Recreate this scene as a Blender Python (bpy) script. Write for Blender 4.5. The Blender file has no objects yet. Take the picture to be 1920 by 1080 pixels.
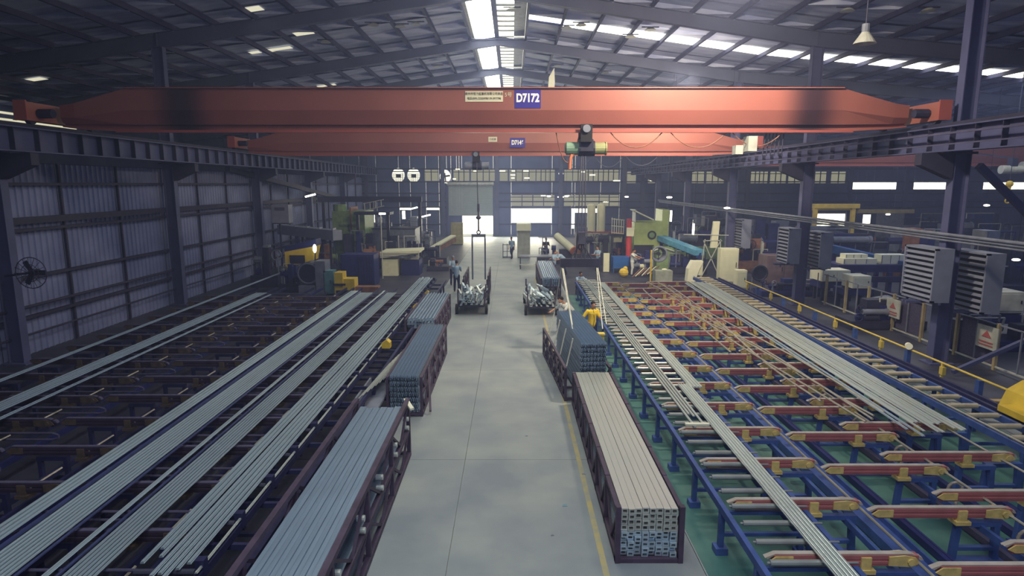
import bpy, math, random
from mathutils import Vector, Matrix
random.seed(7)
sc = bpy.context.scene
COL = sc.collection
PI = math.pi
# ------------------------------------------------------------------ camera
FPX = 1165.0; PITCH = math.atan(195/1165.0); CAMH = 6.0
cam_d = bpy.data.cameras.new('camera'); cam = bpy.data.objects.new('camera', cam_d); COL.objects.link(cam)
cam.location = (0, 0, CAMH); cam.rotation_euler = (PI/2-PITCH, 0, 0)
cam_d.sensor_width = 36; cam_d.lens = 36*FPX/1920; cam_d.clip_end = 400; cam_d.clip_start = .05
sc.camera = cam
# ------------------------------------------------------------------ world, lights, exposure
w = bpy.data.worlds.new('sky'); sc.world = w; w.use_nodes = True
bg = w.node_tree.nodes['Background']; bg.inputs[0].default_value = (1.0, .97, .84, 1); bg.inputs[1].default_value = 3.0
sc.view_settings.view_transform = 'Standard'; sc.view_settings.look = 'None'
sc.view_settings.gamma = 1; sc.view_settings.use_curve_mapping = False
sc.view_settings.exposure = -0.05
SKY_E = 9.0        # radiance of the translucent skylight sheets
def area(name, loc, rot, sx, sy, power, col):
    l = bpy.data.lights.new(name, 'AREA'); l.shape = 'RECTANGLE'; l.size = sx; l.size_y = sy
    l.energy = power; l.color = col
    o = bpy.data.objects.new(name, l); COL.objects.link(o); o.location = loc; o.rotation_euler = rot
    return o
# blue fill added behind the camera, gable closed; roof and side bay lights follow
area('rear_fill', (9, -16, 9), (math.radians(83), 0, 0), 24, 11, 330, (.50, .54, 1.0))
area('ridge_daylight_near', (2.2, -2, 14.2), (0, 0, 0), 4.6, 22, 1500, (.93, .97, .97))
area('ridge_daylight_mid', (-.8, 31, 14.2), (0, 0, 0), 2.2, 26, 480, (.92, .97, .98))
area('ridge_daylight_far', (-.8, 58, 14.2), (0, 0, 0), 2.2, 24, 620, (1, .97, .85))
area('right_bay_daylight', (26, 30, 11.2), (0, 0, 0), 6, 46, 1600, (.68, .76, 1))
area('bay_lamp_near', (6.0, 17.2, 11.9), (math.radians(52), 0, 0), 1.0, .8, 1900, (1, .84, .60))
area('bay_lamp_far', (8.5, 31.5, 11.2), (math.radians(55), 0, 0), 1.2, 1.0, 1500, (1, .84, .60))
area('door_daylight', (-4, 71.7, 1.25), (PI/2, 0, PI), 3.5, 2.2, 600, (1, .97, .85))
area('window_daylight', (2.3, 71.7, 2.4), (PI/2, 0, PI), 4.6, 1.6, 1000, (1, .97, .85))
# ------------------------------------------------------------------ materials
def lin(c):
    return tuple(((v/255)/12.92 if v/255 <= .04045 else ((v/255+.055)/1.055)**2.4) for v in c)
MATS = {}
def mat(name, rgb, rough=.6, metal=0.0, var=.18, scale=3.0, bump=0.0, rgb2=None, stretch=None, spec=.4):
    m = bpy.data.materials.new(name); m.use_nodes = True; nt = m.node_tree; b = nt.nodes['Principled BSDF']
    c = lin(rgb); c2 = lin(rgb2) if rgb2 else tuple(min(1, x*(1+var)) for x in c); c1 = c if rgb2 else tuple(x*(1-var) for x in c)
    tc = nt.nodes.new('ShaderNodeTexCoord'); n = nt.nodes.new('ShaderNodeTexNoise'); n.inputs['Scale'].default_value = scale
    n.inputs['Detail'].default_value = 5; r = nt.nodes.new('ShaderNodeValToRGB')
    r.color_ramp.elements[0].position = .35; r.color_ramp.elements[1].position = .68
    r.color_ramp.elements[0].color = (*c1, 1); r.color_ramp.elements[1].color = (*c2, 1)
    src = tc.outputs['Object']
    if stretch:
        mp = nt.nodes.new('ShaderNodeMapping'); mp.inputs['Scale'].default_value = stretch
        nt.links.new(src, mp.inputs[0]); src = mp.outputs[0]
    nt.links.new(src, n.inputs['Vector']); nt.links.new(n.outputs['Fac'], r.inputs[0]); nt.links.new(r.outputs[0], b.inputs['Base Color'])
    b.inputs['Roughness'].default_value = rough; b.inputs['Metallic'].default_value = metal
    b.inputs['Specular IOR Level'].default_value = spec
    if bump:
        bp = nt.nodes.new('ShaderNodeBump'); bp.inputs['Strength'].default_value = bump; bp.inputs['Distance'].default_value = .02
        nt.links.new(n.outputs['Fac'], bp.inputs['Height']); nt.links.new(bp.outputs[0], b.inputs['Normal'])
    MATS[name] = m; return m
def emit(name, rgb, s):
    m = bpy.data.materials.new(name); m.use_nodes = True; nt = m.node_tree
    e = nt.nodes.new('ShaderNodeEmission'); e.inputs[0].default_value = (*rgb, 1); e.inputs[1].default_value = s
    nt.links.new(e.outputs[0], nt.nodes['Material Output'].inputs[0]); MATS[name] = m; return m
concrete = mat('concrete', (142, 148, 148), .75, var=.1, scale=.9, rgb2=(166, 171, 168))
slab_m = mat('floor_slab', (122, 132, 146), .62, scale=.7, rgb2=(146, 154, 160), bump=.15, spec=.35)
slab_d = mat('shaded_floor_slab', (40, 42, 62), .55, scale=.7, rgb2=(66, 68, 86), bump=.15, spec=.35)  # darker slab copy: shade outside the aisle put into the colour
green = mat('green_floor_paint', (56, 100, 104), .5, scale=1.3, rgb2=(84, 126, 122))
yline = mat('worn_yellow_paint', (176, 164, 120), .7, scale=5, rgb2=(150, 152, 142))
blue = mat('blue_steel', (60, 84, 150), .5, var=.2, scale=4)
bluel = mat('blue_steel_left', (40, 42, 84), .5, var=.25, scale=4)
bluetrim = mat('bright_blue_paint', (36, 86, 158), .45, var=.15)
lightblue = mat('pale_blue_paint', (86, 150, 190), .5)
struct_m = mat('column_paint', (74, 78, 120), .6, var=.12, scale=1.5)
rafter_m = mat('rafter_paint', (76, 82, 112), .6, var=.12, scale=1)
purlin_m = mat('purlin_steel', (54, 56, 92), .65)
roof_m = mat('roof_foil', (140, 150, 196), .6, scale=.8, rgb2=(188, 196, 228), stretch=(.6, 2.5, 1))
wallsheet = mat('wall_sheet', (96, 104, 150), .6, scale=.6, rgb2=(122, 130, 176))
wallfar = mat('far_wall_sheet', (66, 78, 122), .7, scale=.5, rgb2=(84, 96, 138))
shutter_m = mat('shutter', (150, 164, 168), .6, var=.04)
girt_m = mat('girt_steel', (44, 44, 70), .7)
crane_m = mat('crane_red', (142, 86, 80), .42, var=.08, scale=.5)
def add_halos(m, xs, hw=1.25):  # paints soft dark halos into the base colour around each x
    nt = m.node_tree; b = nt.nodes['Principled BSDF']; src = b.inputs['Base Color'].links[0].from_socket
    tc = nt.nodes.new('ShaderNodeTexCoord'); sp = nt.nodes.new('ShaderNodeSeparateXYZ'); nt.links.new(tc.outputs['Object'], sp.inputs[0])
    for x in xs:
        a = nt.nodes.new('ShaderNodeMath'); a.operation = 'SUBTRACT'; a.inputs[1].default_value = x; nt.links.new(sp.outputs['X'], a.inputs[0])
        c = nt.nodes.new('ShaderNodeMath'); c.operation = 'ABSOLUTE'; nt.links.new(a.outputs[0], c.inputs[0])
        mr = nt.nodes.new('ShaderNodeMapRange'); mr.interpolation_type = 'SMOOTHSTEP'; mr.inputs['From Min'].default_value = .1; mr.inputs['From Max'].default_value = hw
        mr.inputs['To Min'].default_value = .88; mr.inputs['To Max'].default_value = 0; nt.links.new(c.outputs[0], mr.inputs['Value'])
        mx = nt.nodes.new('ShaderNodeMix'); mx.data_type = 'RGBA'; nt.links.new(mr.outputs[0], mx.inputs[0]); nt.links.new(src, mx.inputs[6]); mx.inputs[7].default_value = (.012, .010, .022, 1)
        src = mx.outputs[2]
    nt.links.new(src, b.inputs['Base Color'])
crane_halo = mat('crane_red_haloed', (138, 84, 80), .42, var=.08, scale=.5); add_halos(crane_halo, (-11.1, 10.1))  # girder red with dark backlight halos painted in
crane_in = mat('crane_red_web', (150, 80, 78), .5, var=.1, scale=.6)
halo_dark = mat('halo_dark', (40, 34, 50), .9)  # unused dark tone of the girder halos
arm_red = mat('arm_red', (160, 96, 100), .5, var=.15)
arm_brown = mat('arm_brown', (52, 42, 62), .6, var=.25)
belt_m = mat('belt_felt', (166, 158, 156), .85)
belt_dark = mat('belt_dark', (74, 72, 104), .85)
ycast = mat('yellow_cast', (200, 178, 116), .5, var=.2, scale=8)
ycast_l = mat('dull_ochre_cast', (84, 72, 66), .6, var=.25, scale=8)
yrail = mat('rail_yellow', (204, 182, 92), .5, var=.12)
yellow = mat('machine_yellow', (206, 178, 62), .5, var=.12)
alu = mat('aluminium', (214, 224, 226), .30, .62, var=.06, scale=.6, stretch=(8, .4, 8))
alu2 = mat('aluminium_brushed', (184, 204, 222), .34, .62, var=.08, scale=.6, stretch=(8, .4, 8))
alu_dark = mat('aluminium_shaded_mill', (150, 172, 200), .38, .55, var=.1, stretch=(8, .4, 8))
blue_side = mat('blue_side_reflection', (62, 72, 120), .35, .2)  # blue reflection of profile sides, put into the colour of separate strips
alu_tube = mat('aluminium_tube_mill', (184, 190, 190), .3, .42, var=.06, scale=.6, stretch=(8, .4, 8))
rack_m = mat('rack_brown', (72, 60, 84), .6, var=.2, scale=5)
roller_m = mat('roller_grey', (150, 156, 160), .4, .5)
roller_tan = mat('roller_tan', (176, 166, 148), .7)
shaft_m = mat('shaft_steel', (190, 186, 176), .35, .6)
dark = mat('dark_machine', (38, 40, 66), .6, var=.3)
black = mat('black_rubber', (20, 20, 30), .7)
navy = mat('navy_paint', (34, 40, 100), .55, var=.2)
teal = mat('teal_paint', (92, 134, 150), .55)
grey = mat('machine_grey', (112, 118, 140), .55)
lgrey = mat('light_grey_paint', (168, 172, 172), .55)
ac_m = mat('cooler_grey', (116, 122, 148), .6, var=.08)
green_m = mat('press_green', (168, 184, 120), .5, var=.1)
green_d = mat('press_green_dull', (118, 142, 104), .6, var=.2)
cream = mat('cream_paint', (208, 210, 190), .6, var=.06)
white_m = mat('white_board', (226, 228, 214), .6, var=.04)
redp = mat('red_paint', (180, 60, 66), .5)
orange = mat('orange_paint', (186, 110, 84), .5)
rust = mat('rusty_steel', (130, 92, 80), .7, var=.3)
rope_m = mat('rope_steel', (60, 62, 84), .5)
strap_m = mat('sling_strap', (206, 208, 200), .7)
skin = mat('skin', (176, 128, 104), .6, var=.05)
hair_m = mat('dark_hair', (26, 22, 26), .8)
sh_y = mat('shirt_yellow', (226, 196, 60), .8, var=.08)
sh_b = mat('shirt_light_blue', (142, 168, 200), .8, var=.08)
sh_w = mat('shirt_pale_grey', (190, 198, 204), .8, var=.08)
tr_n = mat('trousers_navy', (34, 38, 72), .8)
tr_d = mat('trousers_dark', (30, 30, 46), .8)
signblue = mat('sign_blue', (48, 40, 140), .5, var=.03)
signwhite = mat('sign_white', (240, 240, 236), .6, var=.02)
signgrey = mat('sign_plate', (206, 204, 186), .6, var=.04)
ink = mat('sign_ink', (60, 44, 44), .6, var=.02)
mesh_m = mat('fence_infill', (70, 66, 96), .8, var=.3, scale=20)
redink = mat('red_ink', (160, 84, 88), .6, var=.02)
ewhite = emit('skylight_glow', (1.0, .98, .80), SKY_E)
estrip = emit('roof_strip_glow', (1.0, .98, .84), 6.0)
epatch = emit('roof_patch_glow', (1.0, .96, .74), .8)
elouver = emit('louver_daylight', (1.0, .97, .80), 3.2)
eband = emit('translucent_band', (.78, .77, .58), .36)
elamp = emit('lamp_glow', (1.0, .98, .82), 9.0)
# ------------------------------------------------------------------ mesh builder
class MB:
    def __init__(s): s.v = []; s.f = []
    def add(s, vs, fs):
        b = len(s.v); s.v += [tuple(v) for v in vs]; s.f += [tuple(b+i for i in f) for f in fs]; return s
    def box(s, x0, x1, y0, y1, z0, z1):
        return s.add([(x0, y0, z0), (x1, y0, z0), (x1, y1, z0), (x0, y1, z0), (x0, y0, z1), (x1, y0, z1), (x1, y1, z1), (x0, y1, z1)],
                     [(3, 2, 1, 0), (4, 5, 6, 7), (0, 1, 5, 4), (1, 2, 6, 5), (2, 3, 7, 6), (3, 0, 4, 7)])
    def bar(s, a, b, wd, h=None, up=(0, 0, 1)):
        h = h or wd; a = Vector(a); b = Vector(b); d = (b-a).normalized(); u = Vector(up)
        if abs(d.dot(u)) > .99: u = Vector((0, 1, 0))
        sd = d.cross(u).normalized()*wd/2; uu = sd.cross(d).normalized()*h/2
        vs = [p+q for p in (a, b) for q in (-sd-uu, sd-uu, sd+uu, -sd+uu)]
        return s.add(vs, [(0, 1, 2, 3), (7, 6, 5, 4), (4, 5, 1, 0), (5, 6, 2, 1), (6, 7, 3, 2), (7, 4, 0, 3)])
    def cyl(s, a, b, r, r2=None, n=10, caps=True):
        r2 = r if r2 is None else r2; a = Vector(a); b = Vector(b); d = (b-a).normalized()
        u = Vector((0, 0, 1)) if abs(d.z) < .9 else Vector((1, 0, 0)); p = d.cross(u).normalized(); q = d.cross(p)
        vs = [a+(p*math.cos(2*PI*i/n)+q*math.sin(2*PI*i/n))*r for i in range(n)]+[b+(p*math.cos(2*PI*i/n)+q*math.sin(2*PI*i/n))*r2 for i in range(n)]
        fs = [(i, (i+1) % n, n+(i+1) % n, n+i) for i in range(n)]
        if caps: fs += [tuple(range(n-1, -1, -1)), tuple(range(n, 2*n))]
        return s.add(vs, fs)
    def path(s, pts, r, n=6):
        for a, b in zip(pts[:-1], pts[1:]): s.cyl(a, b, r, n=n)
        return s
    def ring(s, c, R, r, axis='y', n=20, m=6):
        vs = []; fs = []
        for i in range(n):
            A = 2*PI*i/n
            for j in range(m):
                B = 2*PI*j/m; rr = R+r*math.cos(B); k = r*math.sin(B)
                p = {'y': (rr*math.cos(A), k, rr*math.sin(A)), 'x': (k, rr*math.cos(A), rr*math.sin(A)), 'z': (rr*math.cos(A), rr*math.sin(A), k)}[axis]
                vs.append(Vector(c)+Vector(p))
                fs.append((i*m+j, ((i+1) % n)*m+j, ((i+1) % n)*m+(j+1) % m, i*m+(j+1) % m))
        return s.add(vs, fs)
    def ball(s, c, r, n=10, m=6, sz=None):
        sz = sz or (1, 1, 1); vs = []; fs = []
        for j in range(m+1):
            t = PI*j/m
            for i in range(n):
                a = 2*PI*i/n; vs.append((c[0]+r*sz[0]*math.sin(t)*math.cos(a), c[1]+r*sz[1]*math.sin(t)*math.sin(a), c[2]+r*sz[2]*math.cos(t)))
        for j in range(m):
            for i in range(n): fs.append((j*n+i, (j+1)*n+i, (j+1)*n+(i+1) % n, j*n+(i+1) % n))
        return s.add(vs, fs)
    def prism(s, poly, a0, a1, axis='y'):
        n = len(poly); f = {'y': lambda p, t: (p[0], t, p[1]), 'x': lambda p, t: (t, p[0], p[1]), 'z': lambda p, t: (p[0], p[1], t)}[axis]
        return s.add([f(p, a0) for p in poly]+[f(p, a1) for p in poly],
                     [(i, (i+1) % n, n+(i+1) % n, n+i) for i in range(n)]+[tuple(range(n-1, -1, -1)), tuple(range(n, 2*n))])
    def mesh(s, name, m):
        me = bpy.data.meshes.new(name); me.from_pydata(s.v, [], s.f); me.update()
        import bmesh
        bm = bmesh.new(); bm.from_mesh(me); bmesh.ops.recalc_face_normals(bm, faces=bm.faces); bm.to_mesh(me); bm.free()
        me.materials.append(m); return me
    def build(s, name, m, parent=None, loc=None):
        o = bpy.data.objects.new(name, s.mesh(name, m)); COL.objects.link(o)
        if parent is not None: o.parent = parent
        if loc is not None: o.location = loc
        return o
def inst(me, name, parent=None, loc=(0, 0, 0), rot=None):
    o = bpy.data.objects.new(name, me); COL.objects.link(o); o.location = loc
    if parent is not None: o.parent = parent
    if rot: o.rotation_euler = rot
    return o
def tag(o, label=None, cat=None, group=None, kind=None):
    if label: o['label'] = label
    if cat: o['category'] = cat
    if group: o['group'] = group
    if kind: o['kind'] = kind
    return o
def thing(name, label, cat, loc=(0, 0, 0), rz=0, group=None, kind=None):
    o = bpy.data.objects.new(name, None); COL.objects.link(o); o.location = loc; o.rotation_euler = (0, 0, rz)
    o.empty_display_size = .2
    return tag(o, label, cat, group, kind)
def kids(o): return [c for c in COL.objects if c.parent == o]
def dup(o, loc=None, rz=None, label=None, group=None, tree=None):
    tree = tree or [(c, kids(c)) for c in kids(o)]
    r = o.copy(); COL.objects.link(r)
    if loc is not None: r.location = loc
    if rz is not None: r.rotation_euler = (0, 0, rz)
    if label: r['label'] = label
    if group: r['group'] = group
    for c, gs in tree:
        k = c.copy(); COL.objects.link(k); k.parent = r
        for g in gs: h = g.copy(); COL.objects.link(h); h.parent = k
    return r
def smooth(o):
    for p in o.data.polygons: p.use_smooth = True
    return o
CT, ST = math.cos(PITCH), math.sin(PITCH)
def at(px, py, Y):
    """survey helper: world X, Z of the thing seen at a photo point, given its distance Y down the hall"""
    x = (px-960)/FPX; v = (540-py)/FPX; y = CT+v*ST; z = -ST+v*CT; t = Y/y
    return x*t, CAMH+z*t
# ------------------------------------------------------------------ roof and frame geometry
RX = -.85; XL = -16.7; XR = 14.42; FR = [-20.6, -10.8, -.4, 10.0, 20.4, 30.8, 41.2, 51.6, 62.0, 72.4]
def rz_(x):      # height of the roof sheet underside
    d = abs(x-RX)
    if x > XR: return 15.36-.135*(XR-RX)-.085*(x-XR)
    return 15.36-.135*d
YF = 72.4
# floor ------------------------------------------------------------
fl = MB().box(-34, 62, -20, 76, -.3, -.03).build('floor', concrete); tag(fl, 'grey concrete factory floor', kind='structure')
xs = [-33.2, -22, -16, -9, -4.0, -1.03, 3.02, 9, 13.2, 16.2, 20, 34, 62]
ys = [-20, -6, 0, 6.2, 12.9, 19.6, 26.3, 33, 40, 48, 56, 64, 72.6]
for i in range(len(xs)-1):
    for j in range(len(ys)-1):
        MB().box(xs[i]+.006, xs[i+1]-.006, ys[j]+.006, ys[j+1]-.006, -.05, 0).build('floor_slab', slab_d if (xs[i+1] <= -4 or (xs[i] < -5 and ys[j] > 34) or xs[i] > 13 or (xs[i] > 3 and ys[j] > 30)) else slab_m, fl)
MB().box(3.05, 12.1, 4, 33.5, 0, .004).build('green_painted_area', green, fl)['label'] = 'green painted floor under the right cooling table'
MB().box(1.42, 1.52, 4, 40, 0, .004).build('yellow_line', yline, fl)['label'] = 'worn yellow aisle line'
for k, (x, y, s) in enumerate([(1.0, 10.9, .05), (.35, 14.2, .03), (1.5, 12.2, .04), (.7, 9.9, .03)]):
    MB().prism([(x-s, y-s*.6), (x+s, y-s*.3), (x+s*.6, y+s), (x-s*.7, y+s*.8)], 0, .006, 'z').build('floor_scrap', teal if k == 0 else grey, fl)
# ceiling ----------------------------------------------------------
ceil = thing('ceiling', 'grey foil backed pitched roof on dark purlins', None, kind='structure')
PX = []
x = RX-1.72
while x > -34.5: PX.append(x); x -= 1.9
x = RX+1.72
while x < 64: PX.append(x); x += 1.9
PX.sort()
STRIP = (36.2, 37.35)
for j in range(len(FR)-1):
    y0, y1 = FR[j], FR[j+1]
    for a, b in zip(PX[:-1], PX[1:]):
        if a < RX < b: continue
        segs = [(y0+.02, y1-.02)]
        if y0 < 36 < y1 and a > 0: segs = [(y0+.02, STRIP[0]), (STRIP[1], y1-.02)]
        
        for s0, s1 in segs:
            m = MB(); n = max(2, int((s1-s0)/1.15)); za, zb = rz_(a), rz_(b)
            for k in range(n):     # lapped foil sheets, each lap a small step
                q0 = s0+(s1-s0)*k/n; q1 = s0+(s1-s0)*(k+1)/n; dz = .05*(k % 2)
                m.add([(a, q0, za+dz), (b, q0, zb+dz), (b, q1, zb+.03+dz), (a, q1, za+.03+dz)], [(0, 1, 2, 3)])
                m.box(a, b, q1-.03, q1+.0, min(za, zb)-.015, max(za, zb)+.1) if k % 3 == 2 else None
            m.add([(a, s0, za+.12), (b, s0, zb+.12), (b, s1, zb+.12), (a, s1, za+.12)], [(0, 1, 2, 3)])
            m.build('roof_panel', roof_m, ceil)
for x in PX:
    z = rz_(x)
    MB().box(x-.045, x+.045, FR[0], YF, z-.22, z-.01).box(x-.1, x+.045, FR[0], YF, z-.24, z-.22).build('purlin', purlin_m, ceil)
# translucent cross strip in the right slope
for a, b in zip(PX[:-1], PX[1:]):
    if a < 1 or b > 42: continue
    MB().add([(a+.06, STRIP[0], rz_(a)-.01), (b-.06, STRIP[0], rz_(b)-.01), (b-.06, STRIP[1], rz_(b)-.01), (a+.06, STRIP[1], rz_(a)-.01)], [(0, 1, 2, 3)]).build('translucent_strip', estrip, ceil)
# small lit patches in the left slope
for (px, py, Yp, wx) in [(522, 102, 37.5, .8), (570, 70, 35, .5), (60, 124, 36.5, .6), (480, 112, 37.5, .3), (612, 155, 50, .7), (485, 166, 50, .5), (528, 162, 50, .4), (470, 10, 30, .5)]:
    X, Z = at(px, py, Yp); z = rz_(X)-.03
    MB().add([(X-wx, Yp-.35, rz_(X-wx)-.03), (X+wx, Yp-.35, rz_(X+wx)-.03), (X+wx, Yp+.35, rz_(X+wx)-.03), (X-wx, Yp+.35, rz_(X-wx)-.03)], [(0, 1, 2, 3)]).build('translucent_patch', epatch, ceil)
# ridge monitor: two glazed slopes, left clear, right louvred, with side cheeks
for j in range(len(FR)-1):
    y0, y1 = FR[j]+.25, FR[j+1]-.25
    MB().add([(-2.35, y0, 15.25), (-1.08, y0, 15.42), (-1.08, y1, 15.42), (-2.35, y1, 15.25)], [(0, 1, 2, 3)]).build('ridge_glazing', ewhite, ceil)
    m = MB(); n = 9
    for k in range(n):
        q = y0+(y1-y0)*k/n
        m.box(-.82, .12, q, q+.28, 15.22, 15.27)
    m.build('ridge_louver', lgrey, ceil)
    MB().add([(-.82, y0, 15.45), (.12, y0, 15.34), (.12, y1, 15.34), (-.82, y1, 15.45)], [(0, 1, 2, 3)]).build('louver_glazing', elouver, ceil)
    MB().box(-2.62, -2.35, y0, y1, 15.0, 15.3).build('ridge_cheek', lgrey, ceil)
    MB().box(.12, .78, y0, y1, 15.12, 15.2).build('ridge_cheek', lgrey, ceil)
    MB().box(-1.08, -.82, y0, y1, 15.05, 15.3).build('ridge_bar', purlin_m, ceil)
# rafters ----------------------------------------------------------
for y in FR[1:]:
    m = MB(); pts = [(-32, .85), (XL, .62), (RX, .48), (XR, .68), (46, .6)]
    for (a, da), (b, db) in zip(pts[:-1], pts[1:]):
        for (h0, h1, wd) in ((None, None, .04),):
            za, zb = rz_(a)-.24, rz_(b)-.24
            m.add([(a, y-.03, za-da), (b, y-.03, zb-db), (b, y-.03, zb), (a, y-.03, za), (a, y+.03, za-da), (b, y+.03, zb-db), (b, y+.03, zb), (a, y+.03, za)],
                  [(0, 1, 2, 3), (7, 6, 5, 4), (0, 4, 5, 1), (3, 2, 6, 7)])
            m.bar((a, y, za-da), (b, y, zb-db), .3, .03); m.bar((a, y, za), (b, y, zb), .3, .03)
        if a in (RX, XL, XR): m.box(a-.02, a+.02, y-.14, y+.14, rz_(a)-.24-da, rz_(a)-.24)
    r = m.build('roof_rafter', rafter_m); tag(r, 'dark blue steel rafter across the hall', kind='structure')
    MB().bar((RX-1.9, y, 14.97), (RX+2.6, y, 14.97), .34, .05).build('ridge_plate', rafter_m, r)
# columns ----------------------------------------------------------
def column(x, y, z1, side):
    c = MB().box(x-.26, x-.23, y-.16, y+.16, 0, z1).box(x+.23, x+.26, y-.16, y+.16, 0, z1).box(x-.23, x+.23, y-.02, y+.02, 0, z1)
    c = c.build('steel_column', struct_m); tag(c, 'dark blue steel H column of the crane bay', kind='structure')
    MB().box(x-.42, x+.42, y-.3, y+.3, 0, .05).build('base_plate', struct_m, c)
    s = side
    MB().prism([(x+s*.3, 6.15), (x+s*1.35, 6.6), (x+s*1.35, 6.98), (x+s*.3, 6.98)], y-.17, y+.17).build('corbel', girt_m, c)
    MB().box(x-.4, x+.4, y-.22, y+.22, 6.95, 7.02).build('corbel_plate', girt_m, c)
    return c
for y in FR[3:-1]:
    column(XL, y, rz_(XL)-.85, 1); column(XR, y, rz_(XR)-.9, -1)
# crane runways ----------------------------------------------------
def runway(x, label):
    t = thing('crane_runway', label, None, kind='structure')
    MB().box(x-.2, x+.2, -8, 72.2, 7.0, 7.04).box(x-.22, x+.22, -8, 72.2, 7.74, 7.78).box(x-.015, x+.015, -8, 72.2, 7.04, 7.74).build('beam', struct_m, t)
    MB().box(x-.045, x+.045, -8, 72.2, 7.78, 7.9).build('rail', girt_m, t)
    me = MB().box(-.19, .19, -.012, .012, 7.04, 7.74).mesh('stiffener', girt_m)
    y = 2.
    while y < 72: inst(me, 'stiffener', t, (x, y, 0)); y += 1.04
    return t
runway(-15.55, 'left crane runway beam with stiffeners'); rr = runway(13.7, 'right crane runway beam with stiffeners')
MB().box(13.28, 13.34, 0, 72, 7.5, 7.56).bar((13.3, 0, 7.2), (13.3, 72, 7.2), .04).build('conductor_bar', belt_dark, rr)
# left wall --------------------------------------------------------
wl = MB().box(-17.4, -17.3, -12, 72.4, 0, 6.75).build('wall_left', girt_m); tag(wl, 'ribbed metal left wall', kind='structure')
GZ = [0, 1.35, 2.75, 4.4, 6.0, 6.75]
def corr(width, h, rib=.3, dep=.05):
    m = MB(); x = 0; pts = []
    while x < width-.01:
        pts += [(x, 0), (x+rib*.62, 0), (x+rib*.72, dep), (x+rib*.9, dep)]; x += rib
    pts.append((width, 0)); pts = [p for p in pts if p[0] <= width]
    vs = [(d, p, z) for p, d in pts for z in (0, h)]
    return m.add(vs, [(2*i, 2*i+2, 2*i+3, 2*i+1) for i in range(len(pts)-1)])
cache = {}
for j in range(2, len(FR)-1):
    y0 = FR[j]; n = 3; wd = (FR[j+1]-y0)/n
    for k in range(n):
        for g in range(len(GZ)-1):
            key = g
            if key not in cache: cache[key] = corr(wd-.03, GZ[g+1]-GZ[g]-.02).mesh('wall_sheet', wallsheet)
            inst(cache[key], 'wall_sheet', wl, (-17.26, y0+k*wd, GZ[g]))
for z in GZ[1:5]:
    MB().box(-17.2, -17.02, -10, 72.4, z-.05, z+.05).build('girt', girt_m, wl)
for j in range(1, len(FR)-1):
    for k in (1, 2):
        y = FR[j]+k*3.467
        MB().box(-17.2, -17.1, y-.04, y+.04, 0, 6.75).build('tie_post', girt_m, wl)
MB().cyl((-16.95, -8, 1.75), (-16.95, 60, 1.75), .06, n=8).cyl((-16.9, -8, .8), (-16.9, 60, .8), .04, n=8).build('wall_pipe', girt_m, wl)
MB().box(-17.15, -16.95, -8, 60, 4.62, 4.85).build('cable_tray', girt_m, wl)
# neighbour hall behind the left wall, seen above it
MB().box(-33, -32.8, -12, 74, 0, 13).build('wall_left_outer', wallfar)['kind'] = 'structure'
for k in range(4):
    X, Z = -32.7, 9.2+.42*k
    o = MB().box(X-.02, X, 36, 48, Z, Z+.14).build('window_%d' % (k+20), epatch); tag(o, kind='structure')
# far wall ---------------------------------------------------------
wf = thing('wall_far', 'blue grey sheeted end wall of the hall', None, kind='structure')
holes = [(-5.75, -2.15, 0, 2.36), (-.1, 4.6, 1.55, 3.2), (6.9, 10.2, 2.72, 3.2), (6.9, 7.25, .9, 2.72), (-6.35, -6.05, 1.5, 2.4), (35.2, 39.7, 1.2, 2.6), (40.7, 41.6, 1.2, 2.5),
         (39.1, 44.2, 5.4, 6.2), (46.2, 50, 5.4, 6.2), (54.2, 61, 5.4, 6.3), (-17.5, -15.6, 1.1, 2.0), (21, 22.2, .6, 1.9), (-9.9, -8.4, 3.05, 3.4), (-13, -11.7, 3.05, 3.4)]
hx = sorted(set([-33, 62]+[h[0] for h in holes]+[h[1] for h in holes]+[-7.5, -7.0, 12.4, 14.9, 26, 33.5]))
hzs = [0, 1.4, 4.0, 6.28, 7.62, 15.2]
for a, b in zip(hx[:-1], hx[1:]):
    hs = sorted([(h[2], h[3]) for h in holes if h[0] <= a+.001 and h[1] >= b-.001])
    z = 0; segs = []
    for h0, h1 in hs:
        if h0 > z: segs.append((z, h0))
        z = h1
    segs.append((z, 15.3))
    n = max(1, round((b-a)/3.2))
    for i in range(n):
        x0 = a+(b-a)*i/n; x1 = a+(b-a)*(i+1)/n
        for s0, s1 in segs:
            MB().box(x0+.01, x1-.01, YF, YF+.08, s0, s1).build('wall_sheet', wallfar, wf)
for z in (1.4, 3.35, 4.0, 4.95, 6.25, 7.7, 9.3, 11):
    MB().box(-7.6 if z > 5.9 else -2.0, 60, YF-.16, YF-.02, z-.07, z+.07).box(-32, -7.6, YF-.16, YF-.02, z-.07, z+.07).build('girt', girt_m, wf)
for x in (-26, XL, -7.95, -1.75, 5.6, 12.9, XR+.6, 20, 27, 33.5, 38.8, 45.2, 52):
    MB().box(x-.22, x+.22, YF-.32, YF-.02, 0, rz_(x)-.3).build('wall_post', rafter_m, wf)
# roller shutter
sh = thing('door_1', 'grey roller shutter half raised over bright opening', None, kind='structure')
for k in range(17): MB().box(-7.35 if 0 else -7.3, -2.2, YF-.2, YF-.14, 2.4+k*.2, 2.585+k*.2).build('slat', shutter_m, sh)
MB().box(-7.5, -7.3, YF-.3, YF-.05, 0, 6).box(-2.2, -2.0, YF-.3, YF-.05, 0, 6).build('guide', struct_m, sh)
MB().cyl((-7.4, YF-.3, 6.0), (-2.1, YF-.3, 6.0), .2).build('shutter_roll', lgrey, sh)
MB().box(-7.3, -5.8, YF-.14, YF-.05, 0, 2.4).build('side_panel', wallfar, sh)
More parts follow.
